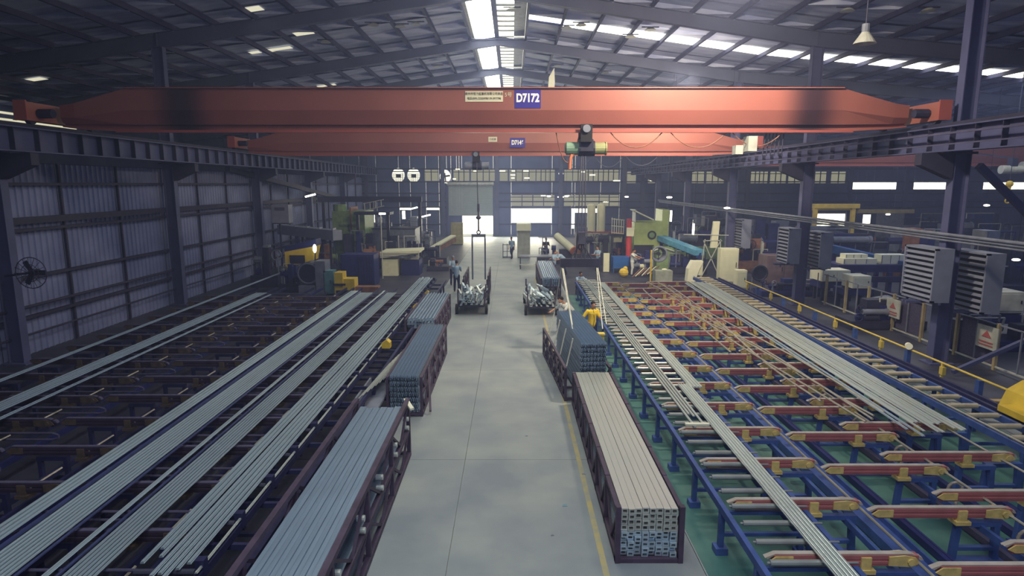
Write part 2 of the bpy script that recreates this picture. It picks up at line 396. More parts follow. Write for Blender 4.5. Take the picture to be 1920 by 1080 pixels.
# translucent windows: upper and lower bands
nwin = [1]
def win(x0, x1, z0, z1, m=eband, nb=3, grid=False):
    t = thing('window_%d' % nwin[0], 'pale translucent window strip high on the end wall', None, kind='structure'); nwin[0] += 1
    p = MB().box(x0, x1, YF-.06, YF-.03, z0, z1).build('pane', m, t)
    mb = MB().box(x0-.05, x1+.05, YF-.12, YF-.06, z1-.28, z1-.2)
    for k in range(1, nb): q = x0+(x1-x0)*k/nb; mb.box(q-.05, q+.05, YF-.12, YF-.06, z0, z1)
    if grid:
        for k in range(6): mb.box(x0, x1, YF-.12, YF-.08, z0+.12*k, z0+.12*k+.03)
    mb.build('mullion', girt_m, t); return t
ebright = emit('bright_window', (1, .98, .86), 1.6)
for i in range(2):        # round fan openings with bars
    cx = -13.02+1.75*i; t = thing('window_%d' % nwin[0], 'round barred window glowing near the left', None, kind='structure'); nwin[0] += 1
    MB().prism([(cx+.72*math.cos(a*PI/12), 7.0+.8*math.sin(a*PI/12)) for a in range(24)], YF-.06, YF-.03).build('pane', ebright, t)
    mb = MB().box(cx-.78, cx+.78, YF-.12, YF-.08, 7.35, 7.45)
    for k in range(5): mb.box(cx-.72, cx+.72, YF-.12, YF-.08, 6.4+.17*k, 6.45+.17*k); mb.box(cx-.55+.25*k, cx-.52+.25*k, YF-.12, YF-.08, 6.3, 7.2)
    mb.box(cx-.25, cx+.3, YF-.12, YF-.08, 6.7, 7.1); mb.build('mullion', girt_m, t)
t = thing('window_%d' % nwin[0], 'round window with dark fan beside column', None, kind='structure'); nwin[0] += 1
MB().prism([(-7.65+.62*math.cos(a*PI/12), 6.85+.75*math.sin(a*PI/12)) for a in range(24)], YF-.06, YF-.03).build('pane', ebright, t)
MB().bar((-8.2, YF-.1, 6.8), (-7.1, YF-.1, 6.95), .2).bar((-7.7, YF-.1, 7.25), (-7.6, YF-.1, 6.3), .14).build('fan_blade', girt_m, t)
for x0, x1, nb in [(-10, -8.5, 2), (-6.7, -4.9, 3), (-4.7, -1.9, 4), (-1.4, -.5, 1), (-.3, 2.7, 4), (2.8, 4.9, 4), (6.0, 6.9, 1), (7.0, 12.2, 9)]:
    win(x0, x1, 6.35, 7.6, nb=nb)
for x0, x1, nb in [(-.1, 4.9, 4), (6.0, 7.1, 1), (7.3, 10, 1), (10.1, 12.3, 2)]:
    win(x0, x1, 3.5, 4.75, eband if nb > 1 else eband, nb=nb)
for x0, x1, nb in [(20.5, 22, 2), (22.3, 24.3, 3), (27.4, 29.3, 4), (29.6, 31.4, 3), (31.7, 33.1, 2), (34, 36, 3), (36.6, 38.2, 2), (12.9, 14.2, 1), (15.6, 16.4, 1)]:
    win(x0, x1, 6.1, 7.4, nb=nb)
for x, z in [(-6.2, 7.6), (-4.2, 7.4), (-1.1, 7.4), (.15, 7.4), (1.6, 7.4), (.1, 6.95), (.1, 6.6), (1.7, 6.6), (-6.6, 6.5), (-7.2, 5.95), (-5.9, 6.0), (-2.4, 5.85), (3.6, 4.6), (5.6, 4.45), (6.4, 4.6), (8.1, 7.3), (9.2, 6.95), (12, 6.3), (10.8, 3.9), (5.6, 7.1), (15.8, 6.9), (16, 6.3)]:
    wdt = random.uniform(.18, .42)
    o = MB().box(x-wdt, x+wdt, YF-.16, YF-.13, z, z+.14).build('window_%d' % nwin[0], ebright); nwin[0] += 1; tag(o, kind='structure')
# right and rear enclosures
MB().box(61.8, 62, -20, 72.4, 0, 14).build('wall_right', wallfar)['kind'] = 'structure'
MB().box(-33, 62, -20, -19.8, 0, 16).build('wall_back', wallsheet)['kind'] = 'structure'
for k in range(7):
    z0 = 2+.5*k
MB().bar((-17.1, 38, 6.9), (-15.9, 60, 4.5), .3, .3).build('trim_1', girt_m)['kind'] = 'structure'
# ================================================================== overhead cranes
def text(s, x, y, z, size, m, parent, wide=1.0):
    c = bpy.data.curves.new('lettering', 'FONT'); c.body = s; c.size = size; c.extrude = .002; c.align_x = 'CENTER'; c.align_y = 'CENTER'
    c.materials.append(m); o = bpy.data.objects.new('lettering', c); COL.objects.link(o); o.location = (x, y, z); o.rotation_euler = (PI/2, 0, 0); o.scale = (wide, 1, 1)
    c.offset = .014 if size > .2 else 0
    dg = bpy.context.evaluated_depsgraph_get(); me = bpy.data.meshes.new_from_object(o.evaluated_get(dg)); bpy.data.objects.remove(o)
    o = bpy.data.objects.new('lettering', me); COL.objects.link(o); o.location = (x, y, z); o.rotation_euler = (PI/2, 0, 0); o.scale = (wide, 1, 1); o.parent = parent; return o
def crane(Y, x0, x1, label, name='bridge_crane', zoff=0, rails=True, haloed=False):
    t = thing(name, label, 'crane', (0, Y, 0))
    A, B = -.34, .34
    def sec(x, top, mid, low, bot, hw=.34):
        return [(x, -hw, top), (x, -hw, mid), (x, -hw*.55, low), (x, -.07, low), (x, -.07, bot+.05), (x, -.2, bot+.05), (x, -.2, bot),
                (x, .2, bot), (x, .2, bot+.05), (x, .07, bot+.05), (x, .07, low), (x, hw*.55, low), (x, hw, mid), (x, hw, top)]
    o = zoff
    S = [sec(x0, 8.6+o, 8.2+o, 8.02+o, 7.9+o, .26), sec(x0+.5, 8.66+o, 8.2+o, 8.0+o, 7.84+o, .3), sec(x0+2.3, 9.14+o, 8.44+o, 7.98+o, 7.74+o), sec(x1-2.3, 9.14+o, 8.44+o, 7.98+o, 7.74+o), sec(x1-.5, 8.66+o, 8.2+o, 8.0+o, 7.84+o, .3), sec(x1, 8.6+o, 8.2+o, 8.02+o, 7.9+o, .26)]
    n = 14; m = MB(); vs = [p for s in S for p in s]; fs = []
    for k in range(len(S)-1):
        for i in range(n): fs.append((k*n+i, k*n+(i+1) % n, (k+1)*n+(i+1) % n, (k+1)*n+i))
    fs += [tuple(range(n)), tuple(range((len(S)-1)*n, len(S)*n))]
    m.add(vs, fs).build('girder', crane_halo if haloed else crane_m, t)
    MB().box(x0+2.3, x1-2.3, -.42, .42, 9.14+o, 9.17+o).build('top_flange', crane_m, t)
    MB().box(x0+1.8, x1-1.8, -.23, -.19, 7.72+o, 7.80+o).build('lower_flange_edge', crane_in, t)
    if rails:
        for x, s in ((-15.55, 1), (13.7, -1)):
            c = MB().box(x-.17, x+.17, -1.5, 2.1, 8.0, 8.58).build('end_carriage', crane_m, t)
            for y in (-1.15, 1.75): MB().cyl((x-.08, y, 8.08), (x+.08, y, 8.08), .18, n=14).build('wheel', girt_m, c)
            MB().box(x-.2, x+.2, -1.56, -1.5, 8.0, 8.62).build('buffer', crane_in, c)
            MB().cyl((x+s*.2, -1.0, 8.25), (x+s*.65, -1.0, 8.25), .15, n=10).build('travel_motor', dark, c)
    return t
def sign(t, x0, x1, z0, z1, y, m, name='sign_plate'):
    return MB().box(x0, x1, y-.012, y, z0, z1).build(name, m, t)
c1 = crane(21.84, -15.2, 13.35, 'nearer red bridge crane spanning the hall with sign D7172', haloed=True)
p = sign(c1, .09, .96, 8.5, 9.1, -.342, signblue); text('D7172', .525, -.36, 8.82, .37, signwhite, p, .76)
p = sign(c1, -1.56, -.3, 8.71, 9.05, -.342, signgrey)
text('泉州市恒力起重机有限公司承造', -.93, -.36, 8.96, .105, ink, p, .86); text('电话:0595-22505978/139-5977398', -.93, -.36, 8.81, .1, ink, p, .8)
text('5号', -.12, -.35, 8.93, .17, signgrey, c1)
c2 = crane(36.8, -15.2, 13.35, 'farther red bridge crane with sign D7146', zoff=-.12)
p = sign(c2, -.12, .75, 8.06, 8.60, -.342, signblue); text('D7146', .315, -.36, 8.33, .34, signwhite, p, .74)
p = sign(c2, -1.35, -.85, 8.38, 8.66, -.342, signgrey); text('力起重', -1.1, -.36, 8.52, .13, ink, p)
c3 = crane(46, 15.6, 43, 'red crane beam beyond the right hand columns', zoff=-.45, rails=False)
def hoist(t, x, zt, ml, mr, big=True):
    h = MB().box(x-.17, x+.22, -.42, -.24, zt, zt+.48).box(x-.17, x+.22, .24, .42, zt, zt+.48).box(x-.17, x+.22, -.42, .42, zt-.1, zt).build('trolley', black, t)
    MB().cyl((x+.02, -.5, zt+.33), (x+.02, -.42, zt+.33), .13, n=14).build('trolley_wheel', grey, h)
    MB().cyl((x-.62, 0, zt-.3), (x-.2, 0, zt-.3), .22, n=16).cyl((x-.66, 0, zt-.3), (x-.62, 0, zt-.3), .16, n=16).build('hoist_motor', ml, t)
    MB().cyl((x-.2, 0, zt-.3), (x+.35, 0, zt-.3), .26, n=16).box(x-.14, x+.28, -.26, .26, zt-.4, zt).build('rope_drum', dark, t)
    MB().cyl((x+.35, 0, zt-.3), (x+.72, 0, zt-.3), .2, n=16).cyl((x+.72, 0, zt-.3), (x+.76, 0, zt-.3), .23, n=16).build('gearbox', mr, t)
    return h
gm = mat('hoist_green', (104, 134, 122), .5); gy = mat('hoist_end_yellow', (140, 146, 108), .5)
hoist(c1, 2.48, 7.5, gm, gy); hoist(c2, -2.1, 7.35, grey, grey)
MB().path([(2.05, -.1, 7.0), (2.0, -.12, 6.85), (1.98, -.15, 6.5)], .05, 8).build('rope_guide', orange, c1)
m = MB()
for a, b, dp in [(1.5, 2.3, 1.0), (3.35, 5.1, .5), (5.4, 7.3, .5), (7.5, 9.2, .45)]:
    pts = [(a+(b-a)*i/10, -.12, 7.72-dp*4*(i/10)*(1-i/10)) for i in range(11)]; m.path(pts, .018, 5)
m.build('festoon_cable', rust, c1)
m = MB()
for a, b, dp in [(3, 4.6, .55), (4.8, 6.4, .6), (6.6, 8.4, .5)]:
    m.path([(a+(b-a)*i/10, -.12, 7.55-dp*4*(i/10)*(1-i/10)) for i in range(11)], .018, 5)
m.build('festoon_cable', rope_m, c2)
MB().box(8.0, 8.3, -.3, .2, 7.1, 7.6).box(7.6, 7.85, -.25, .1, 7.0, 7.3).build('control_box', lgrey, c1)
m = MB()
for k in range(6): m.path([(8.7+.12*k, 0, 7.7), (8.62+.13*k, 0, 7.1), (8.6+.14*k, 0, 6.95)], .02, 5)
m.build('drop_cable', dark, c1)
# ropes and hooks
ld = thing('spreader_beam', 'dark spreader beam hanging from the crane with pale slings', 'lifting beam', (2.3, 21.0, 0))
MB().box(-.66, .66, -.1, .1, 3.22, 3.5).build('beam', dark, ld)
MB().cyl((-.12, 0, 3.5), (.1, .8, 7.2), .02).cyl((.18, 0, 3.5), (.22, .8, 7.2), .02).cyl((.05, 0, 3.5), (.14, .8, 7.2), .02).cyl((-.3, 0, 3.5), (0, 0, 4.0), .02).cyl((.4, 0, 3.5), (.1, 0, 4.0), .02).build('hoist_rope', rope_m, ld)
hb = MB().box(-.06, .16, -.12, .12, 4.0, 4.4).ring((.05, 0, 3.9), .1, .03, 'y').build('hook_block', rope_m, ld)
for a, b in [((-.6, 0, 3.22), (-.42, -3.3, 1.2)), ((-.56, 0, 3.22), (-.30, -3.4, .55)), ((.58, 0, 3.22), (.33, -3.4, 1.85)), ((-.62, 0, 3.22), (-.72, 1.9, 1.1)), ((.62, 0, 3.22), (.5, -3.0, 1.9))]:
    MB().cyl(a, b, .015, n=6).build('sling', strap_m, ld)
fr = thing('lifting_frame', 'tall grey lifting frame hanging from hook over the left cart', 'lifting frame', (-1.72, 32, 0))
MB().box(-.36, .36, -.05, .05, 3.3, 3.46).build('top_bar', grey, fr)
for x in (-.33, .33): MB().box(x-.04, x+.04, -.05, .05, 1.1, 3.3).build('side_bar', grey, fr)
MB().cyl((-.1, .6, 7.1), (0, 0, 4.3), .022).build('hoist_rope', rope_m, fr)
MB().box(-.06, .06, -.08, .08, 4.6, 5.0).box(-.04, .04, -.05, .05, 3.6, 4.6).ring((0, 0, 3.55), .09, .03, 'y').ball((0, 0, 4.3), .14, sz=(1, 1, .7)).build('hook_block', rope_m, fr)
# high bay lamp and small roof fittings
lm = thing('bay_lamp', 'grey bell shaped bay lamp hanging near the right column', 'lamp', (11.6, 21.5, 10.55))
MB().cyl((0, 0, 0), (0, 0, .36), .36, .12, n=18, caps=False).build('shade', lgrey, lm); MB().cyl((0, 0, .36), (0, 0, .62), .12).build('ballast', grey, lm); MB().cyl((0, 0, .62), (0, 0, 2.5), .02).build('hanger', rope_m, lm)
for i, (px, py, Yp) in enumerate([(780, 58, 35), (750, 20, 35), (1090, 22, 35), (1062, 62, 36), (1182, 76, 36), (1220, 36, 34), (960, 30, 34), (820, 120, 47), (1045, 122, 47), (1135, 133, 47), (1590, 4, 27), (1740, 25, 26), (610, 78, 36), (700, 40, 34)]):
    X, Z = at(px, py, Yp); z = rz_(X)-.3
    f = thing('roof_lamp', 'small pale roof lamp '+['left of ridge, above the first crane sign', 'left of the ridge near the picture top', 'right of ridge nearest the picture top', 'second right of the ridge', 'third right of the ridge under the strip', 'right of ridge just above the bright strip', 'beside the bright ridge louvers', 'left of ridge in the third bay', 'right of ridge in the third bay by the cloth', 'farthest right of ridge in the third bay', 'at the picture top right of the bell lamp', 'in the top right corner', 'left among the glowing roof patches', 'far left of the ridge at the picture top'][i], 'lamp', (X, Yp, z), group='lamps hung under the roof '+('left' if X < 0 else 'right')+' of the ridge')
    MB().cyl((0, 0, -.1), (0, 0, .0), .3, .16, n=12).build('shade', lgrey, f); MB().bar((-.45, 0, .05), (.45, 0, .05), .05).build('bracket', girt_m, f)
cl = thing('hanging_cloth', 'white torn cloth strip hanging from a rafter', 'cloth', (2.55, 43, 0))
MB().prism([(-.1, 13.0), (.25, 13.6), (.3, 12.6), (.2, 11.7), (.05, 11.4), (-.15, 12.2)], -.03, .03).build('cloth', white_m, cl)
# ================================================================== column mounted air coolers
def cooler(x, y, z, wd, h, label, d=.6):
    t = thing('air_cooler', label, 'air cooler', (x, y, z), -PI/2)
    m = MB()
    m.box(0, wd, .12, d, 0, h).build('body', ac_m, t)
    MB().box(0, .06, 0, .12, 0, h).box(wd-.06, wd, 0, .12, 0, h).box(0, wd, 0, .12, h-.06, h).box(0, wd, 0, .12, 0, .06).build('face_frame', ac_m, t)
    MB().box(.06, wd-.06, .09, .118, .06, h-.06).build('intake', black, t)
    n = 9
    for k in range(n):
        zz = .1+(h-.2)*(k+.5)/n
        MB().add([(.05, .0, zz-.03), (wd-.05, .0, zz-.03), (wd-.05, .1, zz+.04), (.05, .1, zz+.04), (.05, .0, zz-.05), (wd-.05, .0, zz-.05), (wd-.05, .1, zz+.02), (.05, .1, zz+.02)], [(0, 1, 2, 3), (7, 6, 5, 4), (0, 4, 5, 1), (3, 2, 6, 7), (1, 5, 6, 2), (0, 3, 7, 4)]).build('louver_slat', ac_m, t)
    MB().bar((.1, .2, -.05), (.1, .2, -.3), .06).bar((0, d*.5, -.04), (wd, d*.5, -.04), .08).bar((wd*.5, -.42, -.06), (wd*.5, d+.1, -.06), .08).bar((wd*.62, -.42, -.06), (wd*.62, d+.1, -.06), .08).build('bracket', struct_m, t)
    return t
cooler(15.05, 21.35, 1.87, 1.8, 1.95, 'large louvred grey air cooler on the right side of nearest right column')
cooler(13.54, 21.35, 2.2, 1.6, 1.75, 'large louvred grey air cooler on the left side of nearest right column')
cooler(14.98, 31.6, 1.9, 1.5, 1.78, 'louvred air cooler on the right side of second right column')
cooler(13.55, 31.7, 2.1, 1.3, 1.75, 'louvred air cooler on the left side of second right column')
cooler(14.85, 41.7, 1.88, 1.5, 1.85, 'farthest grey air cooler on third right column')
# pipes and brace along right columns
o = MB().cyl((14.0, 2, 4.35), (14.0, 60, 4.5), .05).cyl((14.1, 2, 4.15), (14.1, 60, 4.3), .04).cyl((14.05, 2, 4.25), (14.05, 60, 4.4), .04).build('conduit_pipe', grey); tag(o, 'grey conduit pipes running along the right hand columns', 'pipe')
o = MB().bar((15.3, 20.75, 6.6), (17.6, 20.75, 4.6), .2, .2).build('upper_brace', struct_m); tag(o, 'thick blue grey brace high right of the nearest right column', 'brace')
o = MB().bar((13.9, 18.9, 0.15), (18.2, 19.2, 2.0), .12, .12).build('diagonal_brace', struct_m); tag(o, 'grey diagonal brace rising right from the nearest right column', 'brace')
# ================================================================== wall fan
wfn = thing('wall_fan', 'dark caged fan on the nearest left column', 'fan', (-15.35, 19.7, 3.2))
m = MB()
for k in range(8): a = k*PI/8; c_, s_ = math.cos(a)*.5, math.sin(a)*.5; m.bar((-c_, -.12, -s_), (c_, -.12, s_), .012)
m.ring((0, -.06, 0), .5, .015).ring((0, -.12, 0), .28, .01).build('cage', girt_m, wfn)
for k in range(3):
    a = k*2*PI/3; MB().bar((0, 0, 0), (.42*math.cos(a), 0, .42*math.sin(a)), .16, .02, (0, 1, 0)).build('blade', dark, wfn)
MB().cyl((0, -.08, 0), (0, .25, 0), .1).bar((0, .2, 0), (-1.1, .25, -.15), .07).build('motor', dark, wfn)
# ================================================================== profiles
PROF = {}
def prof_mesh(wd, h, L, m, kind='ribbed'):
    key = (round(wd, 3), round(h, 3), round(L, 2), m.name, kind)
    if key in PROF: return PROF[key]
    if kind == 'ribbed':
        a = wd/2
        poly = [(-a, 0), (a, 0), (a, h*.3), (a*.8, h*.32), (a*.72, h*.9), (a*.6, h), (-a*.1, h), (-a*.16, h*.8), (-a*.4, h*.8), (-a*.46, h), (-a*.62, h*.95), (-a*.75, h*.4), (-a, h*.36)]
        me = MB().prism(poly, 0, L, 'y').mesh('aluminium_profile', m)
    elif kind == 'tube':
        a = wd/2; k = .2*wd; o_ = [(-a, 0), (a, 0), (a, h), (-a, h)]; i_ = [(-a+k, k), (a-k, k), (a-k, h-k), (-a+k, h-k)]
        vs = [(p[0], y, p[1]) for y in (0, L) for p in o_+i_]+[(p[0], .22, p[1]) for p in i_]
        fs = [(i, (i+1) % 4, 8+(i+1) % 4, 8+i) for i in range(4)]
        fs += [(i, 4+i, 4+(i+1) % 4, (i+1) % 4) for i in range(4)]+[(4+i, 16+i, 16+(i+1) % 4, 4+(i+1) % 4) for i in range(4)]+[(8, 9, 10, 11)]
        me = MB().add(vs, fs).mesh('aluminium_tube', m); me.materials.append(black)
        q = len(me.polygons)
        me2 = MB(); me2.v = [tuple(v.co) for v in me.vertices]
    elif kind == 'wave':
        a = wd/2; t_ = .018
        poly = [(-a, h*.3), (-a*.5, h), (a*.0, h*.5), (a*.5, h), (a, h*.3), (a, h*.3-t_*1.4), (a*.5, h-t_*2.4), (0, h*.5-t_*2), (-a*.5, h-t_*2.4), (-a, h*.3-t_*1.4)]
        mb = MB().prism(poly, 0, L, 'y'); mb.box(-a*.95, -a*.85, 0, L, 0, h*.25).box(a*.85, a*.95, 0, L, 0, h*.25).box(-.012, .012, 0, L, 0, h*.4)
        me = mb.mesh('aluminium_profile', m)
    elif kind == 'flat':
        a = wd/2; me = MB().prism([(-a, 0), (a, 0), (a, h*.8), (a*.93, h), (a*.1, h), (a*.05, h*.93), (-a*.0, h*.93), (-a*.05, h), (-a*.93, h), (-a, h*.8)], 0, L).mesh('aluminium_profile', m)
    else:
        me = MB().box(-wd/2, wd/2, 0, L, 0, h).mesh('aluminium_profile', m)
    PROF[key] = me; return me
ORD = ['leftmost', 'second', 'third', 'fourth', 'fifth', 'sixth', 'seventh', 'eighth', 'ninth', 'tenth', 'eleventh', 'twelfth', 'thirteenth', 'fourteenth']
def ordl(i, n, label):
    if n == 1: return label
    return ('rightmost ' if i == n-1 else ORD[i]+' from left, ' if i else 'leftmost ')+label
def lane(x0, x1, n, y0, y1, z, label, group, m=None, jit=0., gap=.03, kind='ribbed', h=.024, skew=0.):
    wd = (x1-x0)/n
    for i in range(n):
        q0 = y0+random.uniform(-jit, jit); q1 = y1+random.uniform(-jit*.6, jit*.6)
        L = round((q1-q0)*2)/2
        o = inst(prof_mesh(wd-gap, h, L, m or alu2, kind), 'aluminium_profile', None, (x0+wd*(i+.5), q0, z), (0, 0, skew+random.uniform(-.0004, .0004)))
        tag(o, ordl(i, n, label), 'profile', group)
ZT = 1.0
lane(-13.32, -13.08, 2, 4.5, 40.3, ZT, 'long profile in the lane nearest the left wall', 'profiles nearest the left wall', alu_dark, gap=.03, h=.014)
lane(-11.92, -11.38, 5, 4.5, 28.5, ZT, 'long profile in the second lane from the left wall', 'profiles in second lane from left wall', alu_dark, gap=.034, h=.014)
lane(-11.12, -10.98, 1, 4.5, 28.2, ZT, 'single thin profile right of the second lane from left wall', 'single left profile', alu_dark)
lane(-7.62, -7.26, 4, 4, 29.1, ZT, 'profile in the left strip of the broad left lane', 'left strip of the broad left lane')
lane(-7.22, -7.1, 1, 4, 29.0, ZT-.02, 'blue strip coloured as the reflecting profile side, broad left lane', 'blue side strip', blue_side)
lane(-7.06, -6.48, 8, 4, 28.7, ZT, 'profile in the right strip of the broad left lane', 'right strip of the broad left lane')
lane(-6.46, -6.38, 1, 4, 28.6, ZT, 'edge profile of the broad left lane', 'edge of broad lane', blue_side)
lane(-6.1, -5.98, 1, 4, 29.0, ZT, 'lone profile left of the middle left lane', 'lone profile of middle lane')
lane(-5.94, -5.86, 1, 4, 28.8, ZT-.02, 'blue strip coloured as the reflecting profile side, middle left lane', 'blue side strip of middle lane', blue_side)
lane(-5.82, -5.36, 7, 4, 28.7, ZT, 'profile in the middle left lane ending before the press', 'middle left lane')
lane(-4.98, -4.72, 3, 7.75, 33.2, ZT, 'profile with visible cut end, left half of rightmost left lane', 'left half of rightmost left lane', jit=.2, h=.035)
lane(-4.70, -4.26, 5, 7.5, 33.2, ZT, 'profile with visible cut end, right half of rightmost left lane', 'right half of rightmost left lane', jit=.25, h=.035)
lane(-4.17, -4.10, 1, 7.4, 24, ZT-.03, 'thin bright edge strip beside the rightmost left lane', 'edge strip', alu)
# right side
lane(4.42, 4.74, 4, 14.8, 31.5, ZT, 'profile of far bright bundle on right roller conveyor', 'far bright bundle on the roller conveyor', alu, gap=.016, h=.05)
lane(4.16, 4.46, 5, 4.5, 14.9, ZT+.01, 'profile of near bright bundle on right roller conveyor', 'near bright bundle on the roller conveyor', alu, gap=.012, h=.05)
lane(3.78, 4.08, 4, 12.6, 33, ZT, 'thin profile on the aisle side of the roller conveyor', 'aisle side profiles on the roller conveyor', alu, jit=.6)
lane(8.32, 9.3, 11, 12.1, 31.3, ZT+.05, 'profile of broad bundle on the right cooling table', 'broad bundle on the right cooling table', alu, jit=.35, skew=-.038, gap=.032, h=.02)
lane(8.02, 8.24, 2, 11.9, 31, ZT+.05, 'loose profile left of the broad right bundle', 'loose profiles left of the broad bundle', alu2, jit=.3, gap=.05, skew=-.036)
def loose(pts, r, label, m=None):
    t = MB().path(pts, r, 5).build('loose_profile', m or alu2); tag(t, label, 'profile', 'loose bent profiles on the right cooling table'); return t
for i, (xa, xb, ya, yb) in enumerate([(6.9, 7.3, 31, 12.3), (7.3, 7.55, 31, 12.5), (7.6, 8.15, 30, 13), (6.2, 6.6, 29, 18), (7.0, 7.9, 24, 12.8), (7.5, 7.1, 27, 13.6)]):
    pts = [(xa+(xb-xa)*(k/8)+.08*math.sin(k*.9+i), ya+(yb-ya)*k/8, 1.08+.04*math.sin(k+i)) for k in range(9)]
    loose(pts, .025, ['third from left', 'fourth from left', 'longest, rightmost', 'leftmost, short', 'short middle', 'short crossing'][i]+' bent loose profile over the red arms', shaft_m)
# ================================================================== cooling tables
def arm_meshes(L, beam_m, belt, cast):
    bm_ = MB().prism([(-.045, .72), (.045, .72), (.045, .75), (.055, .755), (.055, .79), (.04, .8), (.04, .815), (.055, .825), (.055, .88), (-.055, .88), (-.055, .825), (-.04, .815), (-.04, .8), (-.055, .79), (-.055, .755), (-.045, .75)], 0, L, 'x')
    # prism 'x' maps (a,b)->(t,a,b)
    bl = MB().prism([(-.12, .84), (0.02, .9), (L-.1, .9), (L+.05, .85), (L+.08, .8), (L+.04, .8), (L-.1, .885), (.02, .885), (-.08, .82)], -.04, .04, 'y')
    hp = MB().prism([(L-.42, .74), (L-.1, .72), (L+.02, .78), (L-.05, .86), (L-.2, .89), (L-.42, .87)], -.075, -.056, 'y').prism([(L-.42, .74), (L-.1, .72), (L+.02, .78), (L-.05, .86), (L-.2, .89), (L-.42, .87)], .056, .075, 'y')
    hp.cyl((L-.12, -.1, .8), (L-.12, .1, .8), .05)
    tp = MB().prism([(-.08, .8), (.02, .75), (.26, .75), (.26, .87), (.02, .87)], -.072, -.056, 'y').prism([(-.08, .8), (.02, .75), (.26, .75), (.26, .87), (.02, .87)], .056, .072, 'y')
    br = MB().box(L*.6, L*.6+.14, -.08, .08, .66, .86).box(L*.6-.04, L*.6+.2, -.1, .1, .62, .68)
    return bm_.mesh('arm_beam', beam_m), bl.mesh('belt', belt), hp.mesh('head_plate', cast), tp.mesh('tail_plate', cast), br.mesh('arm_bracket', cast)
def add_arm(t, M, x, y, z=0, flip=False):
    a = inst(M[0], 'transfer_arm', t, (x, y, z), (0, 0, PI if flip else 0))
    for me, nm in zip(M[1:], ('belt', 'head_plate', 'tail_plate', 'bracket')):
        inst(me, nm, a)
    return a
tr = thing('cooling_table', 'right cooling table with red striped transfer arms and yellow castings', 'cooling table', (0, 0, 0))
M1 = arm_meshes(2.0, arm_red, belt_m, ycast); M2 = arm_meshes(2.15, arm_red, belt_m, ycast); M3 = arm_meshes(2.4, arm_red, belt_m, ycast)
stand = MB()
for sx in (-.3, .3): stand.bar((sx, 0, .66), (sx*1.15, 0, 0), .09)
stand.box(-.36, .36, -.05, .05, .6, .68).box(-.34, .34, -.04, .04, .18, .24).box(-.45, .45, -.08, .08, 0, .03)
stand_me = stand.mesh('stand', blue)
k = 0; y = 6.4
while y < 32:
    add_arm(tr, M1, 3.62, y, .06)
    add_arm(tr, M2, 5.78, y-.22, .04)
    inst(stand_me, 'stand', tr, (5.25, y, 0)); inst(stand_me, 'stand', tr, (7.45, y-.2, 0))
    add_arm(tr, M3, 7.15, y+.28, .06)
    if y < 10.3: add_arm(tr, M1, 9.45, y+.55, .06)
    inst(stand_me, 'stand', tr, (8.9, y+.3, 0)); inst(stand_me, 'stand', tr, (9.5, y+.4, 0))
    y += 1.5; k += 1
for x in (5.62, 7.86, 9.3):
    MB().cyl((x, 4, .84), (x, 32, .84), .022, n=6).build('drive_shaft', shaft_m, tr)
MB().box(6.15, 6.55, 4, 32, .03, .1).box(6.12, 6.16, 4, 32, .03, .2).box(6.54, 6.58, 4, 32, .03, .2).build('floor_channel', blue, tr)
for x in (4.95, 6.9, 7.95, 8.6, 9.2): MB().box(x-.04, x+.04, 4, 32, .02, .14).box(x+.1, x+.14, 4, 32, .02, .1).build('floor_rail', navy if x != 7.95 else belt_dark, tr)
for x in (5.45, 7.5): MB().bar((x, 4, .58), (x, 32, .58), .06, .1).build('long_beam', blue, tr)
for yy in (10.6, 12.2, 9.0, 13.8, 15.4):
    MB().ring((8.1, yy, .5), .13, .03, 'y', 12, 5).ring((8.0, yy-.1, .33), .1, .03, 'x', 12, 5).build('coiled_hose', belt_m, tr)
# roller conveyor at the aisle, right
rc = thing('roller_conveyor', 'blue roller conveyor beside the aisle under the bright bundle', 'conveyor', (0, 0, 0))
MB().box(3.38, 3.46, 4, 33, .74, .86).build('side_rail', blue, rc); MB().box(4.72, 4.8, 4, 33, .66, .78).build('side_rail', blue, rc)
rme = MB().cyl((3.5, 0, .93), (4.45, 0, .93), .045, n=10).cyl((3.46, 0, .93), (4.7, 0, .93), .015, n=6).mesh('roller', roller_m)
lme = MB().box(3.39, 3.47, -.05, .05, 0, .74).box(3.33, 3.53, -.1, .1, 0, .12).box(3.4, 4.75, -.03, .03, .3, .36).mesh('leg', blue); lme2 = MB().box(4.7, 4.78, -.05, .05, 0, .74).box(4.66, 4.84, -.08, .08, 0, .06).mesh('leg', blue)
y = 4.7; k = 0
while y < 33:
    inst(rme, 'roller', rc, (0, y, 0)); y += .5
y = 6.4
while y < 33:
    inst(lme, 'leg', rc, (0, y+.0, 0)); inst(lme2, 'leg', rc, (0, y, 0))
    MB().box(3.44, 4.74, y-.03, y+.03, .68, .74).build('cross_bar', blue, rc); y += 1.5
MB().box(3.62, 4.12, 12.3, 12.38, 1.03, 1.07).build('stop_plate', white_m, rc)
# roller lane on the far right
rl = thing('roller_lane', 'blue roller lane with tan rollers along the yellow rail', 'conveyor', (0, 0, 0))
for x in (10.05, 10.9): MB().box(x-.04, x+.04, 11, 34, .78, .92).build('side_rail', blue, rl)
MB().box(11.15, 11.23, 11, 34, .7, .9).box(11.4, 11.48, 11, 34, .7, .9).box(11.23, 11.4, 11, 34, .78, .82).box(10.94, 11.15, 11, 34, .74, .77).build('side_guard', bluel, rl)
rme = MB().cyl((10.13, 0, .92), (10.8, 0, .92), .06, n=10).cyl((10.07, 0, .92), (10.88, 0, .92), .02, n=6).mesh('roller', roller_tan)
y = 11.3
while y < 34: inst(rme, 'roller', rl, (0, y, 0)); y += .62
lme = MB().box(10.02, 10.1, -.04, .04, 0, .78).box(11.3, 11.38, -.04, .04, 0, .78).box(10.08, 11.34, -.03, .03, .3, .36).mesh('leg', blue)
